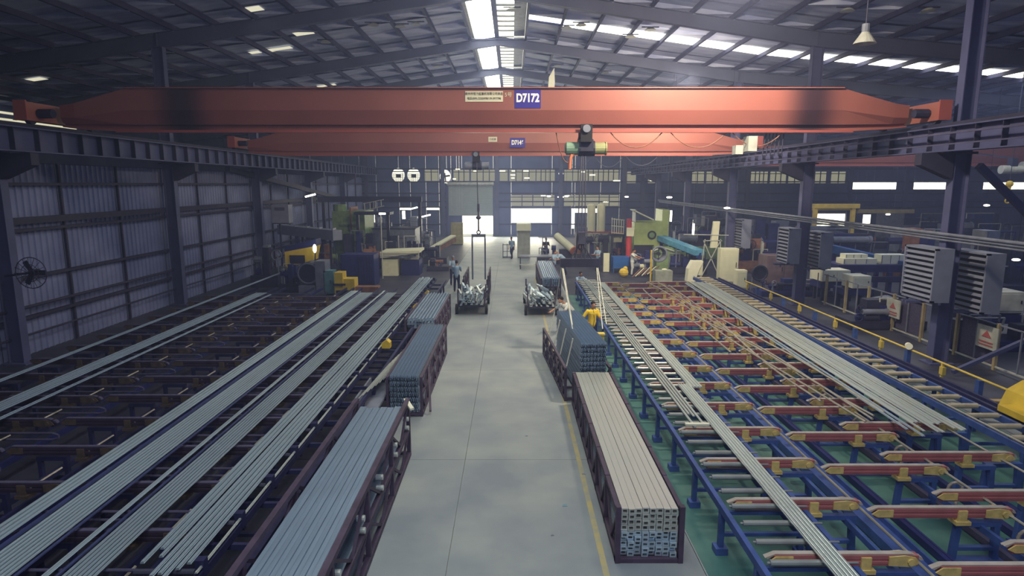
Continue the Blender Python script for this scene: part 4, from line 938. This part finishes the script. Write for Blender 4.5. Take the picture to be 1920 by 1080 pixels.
t = thing('platform_railing', 'white railing on the press platform', 'railing', (-10.4, 45, 4.1)); MB().bar((-.3, 0, 0), (1.2, 0, .35), .05).bar((-.3, 0, .5), (1.2, 0, .8), .05).build('rail', lgrey, t)
for k in range(4): MB().bar((-.2+.4*k, 0, .05+.09*k), (-.2+.4*k, 0, .5+.09*k), .04).build('post', lgrey, t)
MB().box(-1, 1.6, 0, 1.5, -.3, -.1).box(-.9, -.7, .2, .4, -4.1, -.3).box(1.3, 1.5, .2, .4, -4.1, -.3).build('platform', dark, t)
t = thing('mezzanine_beam', 'dark horizontal gantry beam over the left machines', 'beam', (0, 0, 0)); MB().box(-15.9, -7.4, 51.3, 51.7, 4.55, 5.0).build('beam', girt_m, t)
for x in (-15.5, -11.5, -7.6): MB().box(x-.12, x+.12, 51.4, 51.6, 0, 4.6).build('leg', girt_m, t)
t = thing('discharge_chute', 'pale sloping chute with rusty side left of the shutter', 'chute', (0, 0, 0)); a = at(808, 466, 50); b_ = at(850, 442, 54); MB().bar((a[0], 50, a[1]), (b_[0], 54, b_[1]), .5, .12).build('trough', cream, t); MB().bar((a[0], 50, a[1]-.3), (b_[0], 54, b_[1]-.3), .5, .4).build('side', rust, t); MB().box(a[0]-.2, a[0]+.2, 49.8, 50.2, 0, a[1]).build('leg', dark, t)
clutter('saw_unit', 'dark blue saw unit under the sloping chute', 'machine', 782, 838, 455, 500, 47, 1.6, [dark, navy, bluel], 21, 8)
cab('storage_cabinet', 'yellow grey cabinet beside the shutter opening', 'cabinet', 845, 868, 418, 460, 62, .8, mat('khaki', (150, 146, 112), .7), floor=True)
clutter('tool_bench', 'dark bench with tools left of the lifted rack', 'bench', 800, 842, 478, 515, 43, 1.2, [dark, navy, rust], 31, 6)
for i, (px, py, Yp, lb) in enumerate([(757, 403, 55, 'bright tube lamp above the furnace'), (700, 410, 60, 'bright tube lamp right of the green press'), (582, 367, 50, 'bright tube lamp on the left wall'), (799, 405, 58, 'bright lamp left of the shutter'), (555, 350, 45, None), (775, 391, 60, 'long strip lamp over the furnace'), (787, 392, 62, None), (636, 395, 47, None)]):
    X, Z = at(px, py, Yp); o = MB().box(X-.12, X+.12, Yp-.05, Yp+.05, Z-.35, Z+.35) if i in (0, 1) else MB().bar((X-.4, Yp, Z-.08), (X+.4, Yp, Z+.12), .12)
    if lb is None: continue
    t = thing('tube_lamp', lb, 'lamp', (0, 0, 0)); o.build('tube', elamp, t); MB().bar((X, Yp, Z+.1), (X, Yp, rz_(X)-.1), .015).build('hanger', black, t)
# ---- centre far
t = thing('trolley_table', 'low pale trolley with rails in the far aisle right', 'trolley', (.55, 44, 0)); MB().box(0, 2.6, 0, 1.2, .85, .92).build('top', grey, t); MB().box(0, 2.6, 0, .06, .3, .36).build('rail', lgrey, t)
for a in (.05, 2.5):
    for c_ in (.05, 1.1): MB().box(a-.03, a+.03, c_-.03, c_+.03, .1, .85).build('leg', dark, t); MB().cyl((a-.04, c_, .1), (a+.04, c_, .1), .1).build('castor', black, t)
t, w_, h = cab('white_cage_trolley', 'tall trolley with white top in the far aisle', 'trolley', 970, 994, 431, 468, 51, 1.2, lgrey, door=False, floor=True); MB().box(-.05, w_+.05, -.3, 1.2, h-.05, h+.5).build('white_cover', white_m, t)
t = thing('orange_roll', 'orange ended roll lying tilted right of the far trolley', 'roll', (3.7, 47, 0)); MB().cyl((.9, -.4, 1.1), (-.2, 1.4, 2.0), .3, n=16).build('roll', cream, t); MB().cyl((.95, -.48, 1.05), (.9, -.4, 1.1), .32, n=16).build('orange_end', orange, t); MB().box(-.1, .9, .1, .6, 0, 1.1).build('cradle', dark, t)
t = thing('parts_cage', 'small grey wire cage standing in the far aisle', 'cage', (-.75, 51, 0)); m = MB()
for a in (0, .35, .7): m.box(a-.03, a+.03, 0, .05, 0, 1.1).box(a-.03, a+.03, .7, .75, 0, 1.1)
m.box(0, .7, 0, .05, 1.05, 1.1).box(0, .7, 0, .05, .5, .55).box(0, .7, 0, .75, .05, .1).build('cage', grey, t)
clutter('saw_table', 'cluttered saw table with pale parts behind the right rack', 'machine', 1008, 1050, 445, 490, 47, 1.2, [dark, lgrey, navy], 41, 8)
# ---- right cluster
t, w_, h = cab('press_hopper', 'pale green press housing with round emblem', 'press', 1190, 1240, 417, 500, 45, 2.5, green_m, door=False, floor=True)
MB().cyl((w_*.62, -.04, h*.72), (w_*.62, 0, h*.72), .32, n=18).build('round_grille', dark, t); MB().cyl((w_*.62, -.06, h*.72), (w_*.62, -.04, h*.72), .2, n=18).build('round_plate', green_d, t)
MB().box(0, w_*.7, -.02, 0, .2, h*.5).build('dark_recess', dark, t); MB().bar((-.2, .2, h+.9), (1.3, .2, h+.2), 1.2, .08).build('open_lid', cream, t); MB().box(.1, .16, .2, 1.5, h, h+.9).build('lid_strut', grey, t)
MB().box(w_, w_+.5, .3, 2.5, .5, h+.9).build('side_tower', green_m, t)
t = thing('red_column', 'red guard column left of the green press', 'column', (8.2, 43.6, 0)); MB().cyl((0, 0, 0), (0, 0, 3.6), .19, n=12).build('post', redp, t); MB().box(-.2, .3, -.25, -.1, 2.4, 3.0).build('box', cream, t)
t = thing('stair_railing', 'cream stair railing beside the red column', 'railing', (7.3, 45.5, 2.4))
for k in range(6): MB().bar((k*.17, 0, 0), (k*.17, 0, 1.2-.05*k), .04).build('baluster', cream, t)
for z in (.1, .6, 1.1): MB().bar((-.05, 0, z), (.9, 0, z-.1), .05).build('rail', cream, t)
MB().box(-.1, 1.0, 0, 1, -.15, 0).box(0, .1, .1, .2, -2.4, -.1).box(.85, .95, .1, .2, -2.4, -.1).build('landing', dark, t)
t, w_, h = cab('partition', 'grey partition with red top edge right of aisle', 'partition', 1092, 1166, 436, 482, 49, .2, mat('partition_grey', (150, 156, 152), .7), door=False, floor=True, top=redp)
for a, b_, hh in ((.9, 1.35, 1.4), (1.7, 1.85, 1.5)):
    o = thing('white_tank', 'slim white tank behind the red edged partition' if a > 1.2 else 'shorter white tank behind the red edged partition', 'tank', (5.5+a, 50.5, 0)); MB().cyl((0, 0, 0), (0, 0, 4.0+hh*.2), .33, n=14).build('tank', cream, o); MB().ball((0, 0, 4.0+hh*.2), .33, sz=(1, 1, .5)).build('dome', cream, o)
t, w_, h = cab('junction_box', 'cream junction box on post by the partition', 'box', 1151, 1166, 438, 454, 46, .25, cream, door=True, feet=False); MB().bar((w_/2, .2, 0), (w_/2, .2, -2.25), .08).build('post', dark, t)
clutter('robot_unit', 'dark hydraulic unit with arms beyond the sling beam', 'machine', 1080, 1140, 425, 500, 46, 1.2, [dark, navy, rust, dark], 51, 12)
t = thing('blue_conveyor', 'pale blue toothed conveyor sloping to the right', 'conveyor', (0, 0, 0)); a = at(1240, 446, 45); b_ = at(1312, 474, 40); MB().bar((a[0], 45, a[1]), (b_[0], 40, b_[1]), .7, .35).build('beam', lightblue, t)
for k in range(9): q = (k+.5)/9; MB().bar((a[0]+(b_[0]-a[0])*q, 44.9-5*q, a[1]+(b_[1]-a[1])*q-.35), (a[0]+(b_[0]-a[0])*q, 44.9-5*q, a[1]+(b_[1]-a[1])*q-.1), .25, .3).build('tooth', bluetrim, t)
MB().box(b_[0]-.1, b_[0]+.1, 40, 40.2, 0, b_[1]).box(a[0]-.1, a[0]+.1, 44.9, 45.1, 0, a[1]).build('leg', navy, t)
t, w_, h = cab('die_oven', 'green grey rounded die oven under blue conveyor', 'oven', 1232, 1262, 466, 500, 42, 1.4, green_d, floor=True); MB().path([(-.3, -.1, .2), (-.3, -.1, h*.9), (.3, -.1, h*1.05), (w_, -.1, h*.9)], .05).build('pipe', lgrey, t)
t = thing('ring_blower', 'round ring blower fan on yellow post at table end', 'fan', (8.9, 38, 0)); MB().ring((.15, 0, 1.75), .45, .06).cyl((.15, .05, 1.75), (.15, .5, 1.75), .42, .3, n=18, caps=False).build('ring', grey, t); MB().cyl((.15, .1, 1.75), (.15, .3, 1.75), .12).bar((-.25, .2, 1.75), (.55, .2, 1.75), .1, .03).bar((.15, .2, 1.35), (.15, .2, 2.15), .03, .1).build('fan_blade', dark, t); MB().cyl((-.34, 0, 0), (-.34, 0, 2.0), .05).build('post', yellow, t); MB().box(-.1, .95, -.3, .5, 0, .75).build('base_box', mat('base_grey', (150, 158, 152), .7), t); MB().ball((.5, 0, .8), .12, sz=(1.5, 1, .5)).build('white_rag', white_m, t)
t, w_, h = cab('blue_bin', 'bright blue bin on legs before the press', 'bin', 1150, 1181, 483, 515, 42, 1.2, bluetrim, door=False, legs=True, floor=True)
cab('cream_post_panel', 'narrow cream upright panel left of blue bin', 'panel', 1132, 1142, 475, 512, 42.2, .2, cream, floor=True, door=False)
t = thing('yellow_drum', 'small yellow sack beside the blue bin', 'sack', (7.3, 40.2, 0)); MB().ball((0, 0, .3), .32, sz=(1, .8, .95)).ball((.1, 0, .55), .16).build('sack', yellow, t)
for k in range(7): o = MB().bar((7.8+.2*k, 39.8+.1*(k % 3), .06+.03*k), (8.5+.2*k, 40.6, .5+.03*k), .05).build('pale_offcut', cream if k % 2 else rust); tag(o, ORD[k]+(' pale' if k % 2 else ' rusty')+' bar heaped right of the yellow sack', 'offcut', 'bars heaped right of the yellow sack')
t = thing('shrouded_grinder', 'white covered grinder at far end of red arms', 'machine', (10.9, 38.2, 0)); MB().prism([(0, 0), (.5, 0), (.7, .7), (.95, 1.25), (.3, 1.3), (.05, .8)], 0, .6).build('cover', white_m, t); MB().box(.5, .95, .05, .5, .4, 1.3).build('head', cream, t)
cab('white_cabinet', 'tall white cabinet standing right of the scaffold', 'cabinet', 1352, 1382, 466, 534, 37.4, .6, cream)
cab('cream_cabinet', 'short cream cabinet right of the tall white one', 'cabinet', 1382, 1399, 507, 548, 35.2, .5, cream)
X, Z = at(1340, 440, 40); t = thing('tilted_panel', 'tall pale panel on the white scaffold', 'panel', (X, 40, 0)); MB().prism([(-.22, Z-.85), (.22, Z-.85), (.3, Z+.85), (-.1, Z+.85)], 0, .2).build('panel', cream, t)
m = MB(); 
for a, b_ in [((-.8, 0, 0), (-.6, 0, 2.5)), ((.45, 0, 0), (.4, 0, 2.5)), ((-.7, 0, 2.4), (.5, 0, 2.4)), ((-.7, 0, 2.4), (.45, 0, 0)), ((.4, 0, 2.4), (-.75, 0, 0)), ((-2.0, 0, 2.8), (.9, 0, 2.75)), ((-.22, .1, 2.4), (-.1, .1, 3.5)), ((.22, .1, 2.4), (.1, .1, 3.5))]: m.bar(a, b_, .05)
m.build('scaffold_frame', lgrey, t)
t = thing('floor_fan', 'dark round floor fan behind the guard rail', 'fan', (14.1, 35, 0)); MB().ring((0, 0, 1.0), .42, .06).cyl((0, .05, 1), (0, .4, 1), .4, .3, n=18).build('drum', dark, t); MB().bar((-.4, .2, 0), (-.3, .2, 1), .05).bar((.4, .2, 0), (.3, .2, 1), .05).build('stand', grey, t)
t = thing('step_ladder', 'pale step ladder left of the floor fan', 'ladder', (13.9, 38.5, 0)); m = MB().bar((-.35, 0, 0), (-.15, .3, 1.9), .05).bar((.35, 0, 0), (.15, .3, 1.9), .05)
for k in range(5): m.bar((-.32+.04*k, .06*k, .3+.35*k), (.32-.04*k, .06*k, .3+.35*k), .05)
m.build('ladder', lgrey, t)
# right bay
t = thing('yellow_gantry', 'yellow gantry crane frame beyond the second column', 'gantry', (0, 0, 0)); a = at(1525, 388, 50); b_ = at(1610, 388, 50)
MB().box(a[0], b_[0], 49.8, 50.2, a[1]-.1, a[1]+.25).box(a[0], b_[0], 50.6, 50.9, a[1]-.3, a[1]-.0).build('beam', yrail, t)
for x in (a[0]+.2, b_[0]-.4): MB().box(x-.14, x+.14, 49.9, 50.2, 0, a[1]).build('leg', yrail, t)
MB().box(b_[0], b_[0]+4.5, 50, 50.2, a[1]-.5, a[1]-.2).build('rail', mat('ochre_beam', (120, 112, 80), .7), t)
t = thing('blue_table_beam', 'long blue beam of the right bay stretcher table', 'beam', (0, 0, 0)); a = at(1560, 466, 42); b_ = at(1702, 500, 33)
MB().bar((a[0], 42, a[1]), (b_[0], 33, b_[1]), .4, .5).build('beam', bluetrim, t)
for k in range(7): q = k/6.5+.04; MB().bar((a[0]+(b_[0]-a[0])*q, 42-9*q, 0), (a[0]+(b_[0]-a[0])*q, 42-9*q, a[1]+(b_[1]-a[1])*q), .2, .2).build('leg', navy, t)
t = thing('navy_bench', 'navy machine bench with frame in the right bay', 'bench', (17.6, 33.2, 0)); MB().box(0, 4.2, 0, 1.8, 1.3, 1.7).build('top', navy, t); MB().box(-.6, 4.4, -.3, -.1, .8, 1.1).build('rail', bluel, t)
for x in (0, 1.4, 2.8, 4.1): MB().box(x-.09, x+.09, -.1, .1, 0, 1.3).build('leg', navy, t); 
for i, (x, y, z, a, b_, h) in enumerate([(18.0, 33.5, 1.7, 1.8, .8, .3), (18.2, 33.7, 2.0, 1.2, .6, .22), (20.1, 33.6, 1.7, 1.4, .7, .5), (16.9, 34.6, 1.7, .4, .3, .3)]):
    if i == 3: z = 0; h = 1.9
    t = thing('white_stack', ['white block stack on the navy bench', 'upper white slab on the block stack', 'white block at the right end of navy bench', 'small white pedestal left of the navy bench'][i], 'block', (x, y, z)); MB().box(0, a, 0, b_, 0, h).build('block', white_m, t)
    for k in range(3): MB().box(a*k/3+.02, a*k/3+.05, -.015, 0, .03, h-.03).build('joint', grey, t)
t, w_, h = cab('white_machine_box', 'white rounded machine box behind the fence, left', 'machine', 1543, 1593, 507, 530, 31.6, 1.1, white_m, door=True)
t, w_, h = cab('white_machine_box', 'white machine box behind the fence, right of its twin', 'machine', 1600, 1632, 518, 543, 29.5, 1.0, white_m, door=True)
for (xa, ya, wa, za) in ((at(1552, 520, 31.6)[0], 31.6, 1.2, at(1552, 530, 31.6)[1]), (at(1600, 520, 29.5)[0], 29.5, .9, at(1600, 543, 29.5)[1])):
    o = thing('machine_bed', 'navy bed under the %s white machine box' % ('left' if ya > 30 else 'right'), 'machine bed', (xa, ya, 0)); MB().box(-.3, wa+.2, .05, 1.2, za-.3, za).build('bed_top', navy, o)
    for q in (-.2, wa): MB().box(q, q+.15, .1, .25, 0, za-.3).box(q, q+.15, .9, 1.05, 0, za-.3).build('leg', dark, o)
t = thing('coil_drum', 'dark horizontal drum on the floor behind the fence', 'drum', (16.7, 27.4, 0)); MB().cyl((-.5, 0, .5), (.5, .6, .5), .48, n=20).cyl((.5, .6, .5), (.9, .85, .5), .2, n=12).build('drum', grey, t); MB().box(-.5, .5, -.2, .6, 0, .12).build('base', dark, t)
t = thing('pallet_rack', 'navy pallet frame with pale edge in the right bay', 'frame', (0, 0, 0)); a = at(1430, 452, 40); b_ = at(1500, 500, 40)
for x in (a[0], b_[0]): MB().box(x-.06, x+.06, 39.9, 40.1, 0, a[1]).build('post', lgrey if x == a[0] else navy, t)
for z in (a[1], a[1]-.7, a[1]-1.4): MB().box(a[0], b_[0], 39.9, 40.1, z-.08, z+.04).build('shelf_beam', navy, t)
t, w_, h = cab('tan_panel_machine', 'brown panelled machine behind the floor fan', 'machine', 1440, 1500, 480, 545, 37, 1.4, mat('brown_panel', (104, 88, 98), .7), floor=True)
clutter('right_press_line', 'dark press line with pipes beyond the third column', 'machine', 1395, 1500, 412, 500, 48, 2.5, [dark, rust, navy, grey], 61, 16)
clutter('right_saw_line', 'dark machine bed low behind the tall fence', 'machine', 1600, 1735, 560, 640, 25.2, 1.3, [dark, navy, dark, grey], 71, 14)
clutter('right_rear_line', 'dark machinery behind the blue beam in right bay', 'machine', 1500, 1760, 425, 500, 47, 3, [dark, navy, rust, grey, bluel], 81, 22)
clutter('right_edge_machine', 'dark machine at right picture edge behind the air coolers', 'machine', 1840, 1990, 430, 560, 30, 2.5, [dark, navy, grey, dark], 91, 16)
clutter('right_mid_machine', 'dark blue machine right of the fence near the picture edge', 'machine', 1790, 1960, 590, 700, 21.8, 1.2, [navy, dark, dark], 101, 12)
clutter('far_right_press', 'grey press group under the bright right windows', 'machine', 1640, 1800, 395, 450, 58, 3, [dark, grey, navy], 111, 16)
clutter('centre_right_press', 'green grey press group left of the third right column', 'machine', 1262, 1365, 400, 500, 50, 2.5, [green_d, dark, navy, grey, dark], 121, 18)
t, w_, h = cab('grey_white_unit', 'pale grey white machine at right edge beside cooler', 'machine', 1872, 1918, 548, 590, 22.6, 1.0, lgrey, floor=False, door=True); MB().box(-.1, w_+1, 0, 1.2, -.35, -.02).box(.1, .25, .2, .4, -1.9, -.3).box(w_-.1, w_+.1, .2, .4, -1.9, -.3).build('stand', navy, t)
X, Z = at(1893, 345, 34); t = thing('yellow_hook', 'yellow crane hook block at the right picture edge', 'hook', (X, 34, Z)); MB().ball((0, 0, 0), .18).cyl((0, 0, -.15), (0, 0, -.75), .1, .05).ring((0, 0, -.9), .12, .035).build('hook', yellow, t); MB().cyl((0, 0, .1), (0, 0, rz_(X)-Z-.1), .02).build('rope', rope_m, t)
X, Z = at(1897, 318, 40.0); t = thing('wire_hoist', 'pale wire rope hoist at the right picture edge', 'hoist', (X, 40, Z)); MB().cyl((-.7, 0, 0), (.6, 0, 0), .27, n=14).cyl((.6, 0, .2), (.9, 0, .2), .3, n=14).build('drum', lgrey, t); MB().box(-.2, .2, -.2, .2, .2, .7).build('trolley', dark, t); MB().bar((0, 0, .7), (0, 5, 1.4), .1).build('hanger', dark, t)
t = thing('rail_carriage', 'yellow saw carriage on the guard side at right edge', 'machine', (11.3, 12.9, .92)); MB().prism([(0, 0), (.9, 0), (.9, .5), (.5, .62), (.15, .4)], 0, .9).build('body', yellow, t); MB().box(-.25, .2, -.25, .6, 0, .14).build('foot_plate', yellow, t); MB().cyl((.45, .3, .62), (.45, .3, .85), .14).build('knob', yrail, t)
for i in range(4):
    o = MB().box(12.6, 13.6, 15.2+i*.3, 15.4+i*.3, 0, .1+.03*i).build('timber_board', mat('timber%d' % i, (176-6*i, 150-4*i, 104), .8, var=.2, scale=6)); tag(o, ['nearest', 'second', 'third', 'farthest'][i]+' timber board on the floor behind the yellow rail', 'board')
t = thing('floor_post', 'short yellow post box by the slung stack', 'post', (3.02, 20.6, 0)); MB().box(-.11, .11, -.11, .11, 0, .95).build('post', mat('khaki_post', (170, 166, 84), .6), t); MB().box(-.13, .13, -.13, .13, .95, 1.0).build('cap', yrail, t)
t = thing('round_cap_lamp', 'small white horn on the yellow guard rail', 'horn', (11.95, 18.2, 1.1)); MB().ball((0, 0, .1), .09).cyl((0, -.05, .1), (-.1, -.2, .12), .05, .1).build('horn', white_m, t)
extra = [
 ('left_rear_press', 'blue grey press frame left of the furnace, far behind', 690, 730, 400, 440, 60, 3, [grey, dark, navy]),
 ('rear_furnace_line', 'pale blue machine group behind the billet furnace', 730, 800, 402, 440, 58, 3, [ac_m, grey, dark]),
 ('wall_machine', 'dark machine between left wall and green press', 560, 625, 455, 510, 42, 1.6, [dark, navy, rust, green_d]),
 ('hose_station', 'dark hose station left of the sloping chute', 720, 790, 440, 505, 44, 1.2, [dark, navy, bluel]),
 ('log_heater', 'grey log heater right of the billet furnace', 775, 815, 425, 480, 54, 2, [dark, grey, bluel]),
 ('motor_bench', 'dark motor bench in front of teal cabinet', 520, 566, 495, 548, 34.5, .8, [dark, navy, grey]),
 ('press_base_unit', 'dark press base behind the blue bin', 1150, 1200, 448, 505, 47, 1.8, [dark, rust, redp, navy]),
 ('die_station', 'dark die station between blue bin and ring blower', 1182, 1222, 470, 522, 41, 1.0, [dark, grey, navy, cream]),
 ('runout_saw', 'dark saw below the pale blue conveyor', 1258, 1325, 470, 520, 41.5, 1.4, [dark, navy, grey]),
 ('stretcher_head', 'brown and blue stretcher head behind white cabinet', 1370, 1440, 440, 505, 43, 1.6, [rust, dark, navy]),
 ('pallet_line', 'dark pallet line behind the yellow gantry', 1500, 1600, 430, 475, 56, 3, [dark, navy, grey, bluetrim]),
 ('tan_machine_line', 'tan and dark machinery left of right air coolers', 1700, 1790, 430, 500, 38, 2, [rust, dark, mat('tan_cast', (140, 126, 112), .7), navy]),
 ('low_drive_line', 'low dark drive line behind second column fence', 1430, 1560, 520, 575, 33, 1.2, [navy, dark, bluel, grey]),
 ('rear_right_line', 'grey machine row under the far right windows', 1780, 1920, 400, 450, 52, 3, [grey, dark, navy]),
 ('mid_rear_press', 'green grey press far behind the white cabinet', 1310, 1400, 395, 440, 62, 3, [green_d, dark, grey]),
 ('left_near_wall_unit', 'dark unit standing against the left wall by column', 545, 602, 425, 500, 47, 1.5, [dark, navy, ac_m])]
for i, e in enumerate(extra): clutter(e[0], e[1], 'machine', *e[2:9], 200+i*7, 16) if False else clutter(e[0], e[1], 'machine', e[2], e[3], e[4], e[5], e[6], e[7], e[8], 200+i*7, 15)
# scattered bright work lamps in the far right
for i, (px, py, Yp, lb) in enumerate([(1255, 370, 44, 'bright lamp above the green press'), (1258, 405, 46, 'vertical tube lamp right of the green press'), (1363, 390, 40, 'bright lamp left of the third column cooler'), (1029, 368, 60, 'bright oval lamp on end wall above white opening'), (1062, 368, 60, 'bright oval lamp right of end wall post'), (1175, 369, 62, 'bright lamp over the cream railing'), (1300, 430, 44, 'bright glint lamp by dark machines'), (1850, 385, 40, 'lamp above the right air coolers'), (1905, 487, 30, 'bright lamp at the right picture edge'), (1665, 402, 50, 'small lamp right of yellow gantry')]):
    X, Z = at(px, py, Yp); t = thing('work_lamp', lb, 'lamp', (X, Yp, Z))
    (MB().box(-.06, .06, -.05, .05, -.4, .4) if i in (1, 6) else MB().ball((0, 0, 0), .13, sz=(1.6, .8, .5))).build('bulb', elamp, t); MB().cyl((0, 0, .06), (0, 0, rz_(X)-Z-.1), .01).build('hanger', black, t)

# ================================================================== haze in the hall air
hz = bpy.data.materials.new('air_haze'); hz.use_nodes = True; nt = hz.node_tree; nt.nodes.clear()
vo = nt.nodes.new('ShaderNodeVolumeScatter'); vo.inputs['Color'].default_value = (.46, .54, 1, 1); vo.inputs['Density'].default_value = .0052; vo.inputs['Anisotropy'].default_value = .25
ou = nt.nodes.new('ShaderNodeOutputMaterial'); nt.links.new(vo.outputs[0], ou.inputs['Volume'])
hv = MB().box(-32, 60, 4, 72, .02, 16.5).build('hall_haze', hz); tag(hv, 'thin blue grey haze filling the hall', kind='stuff')
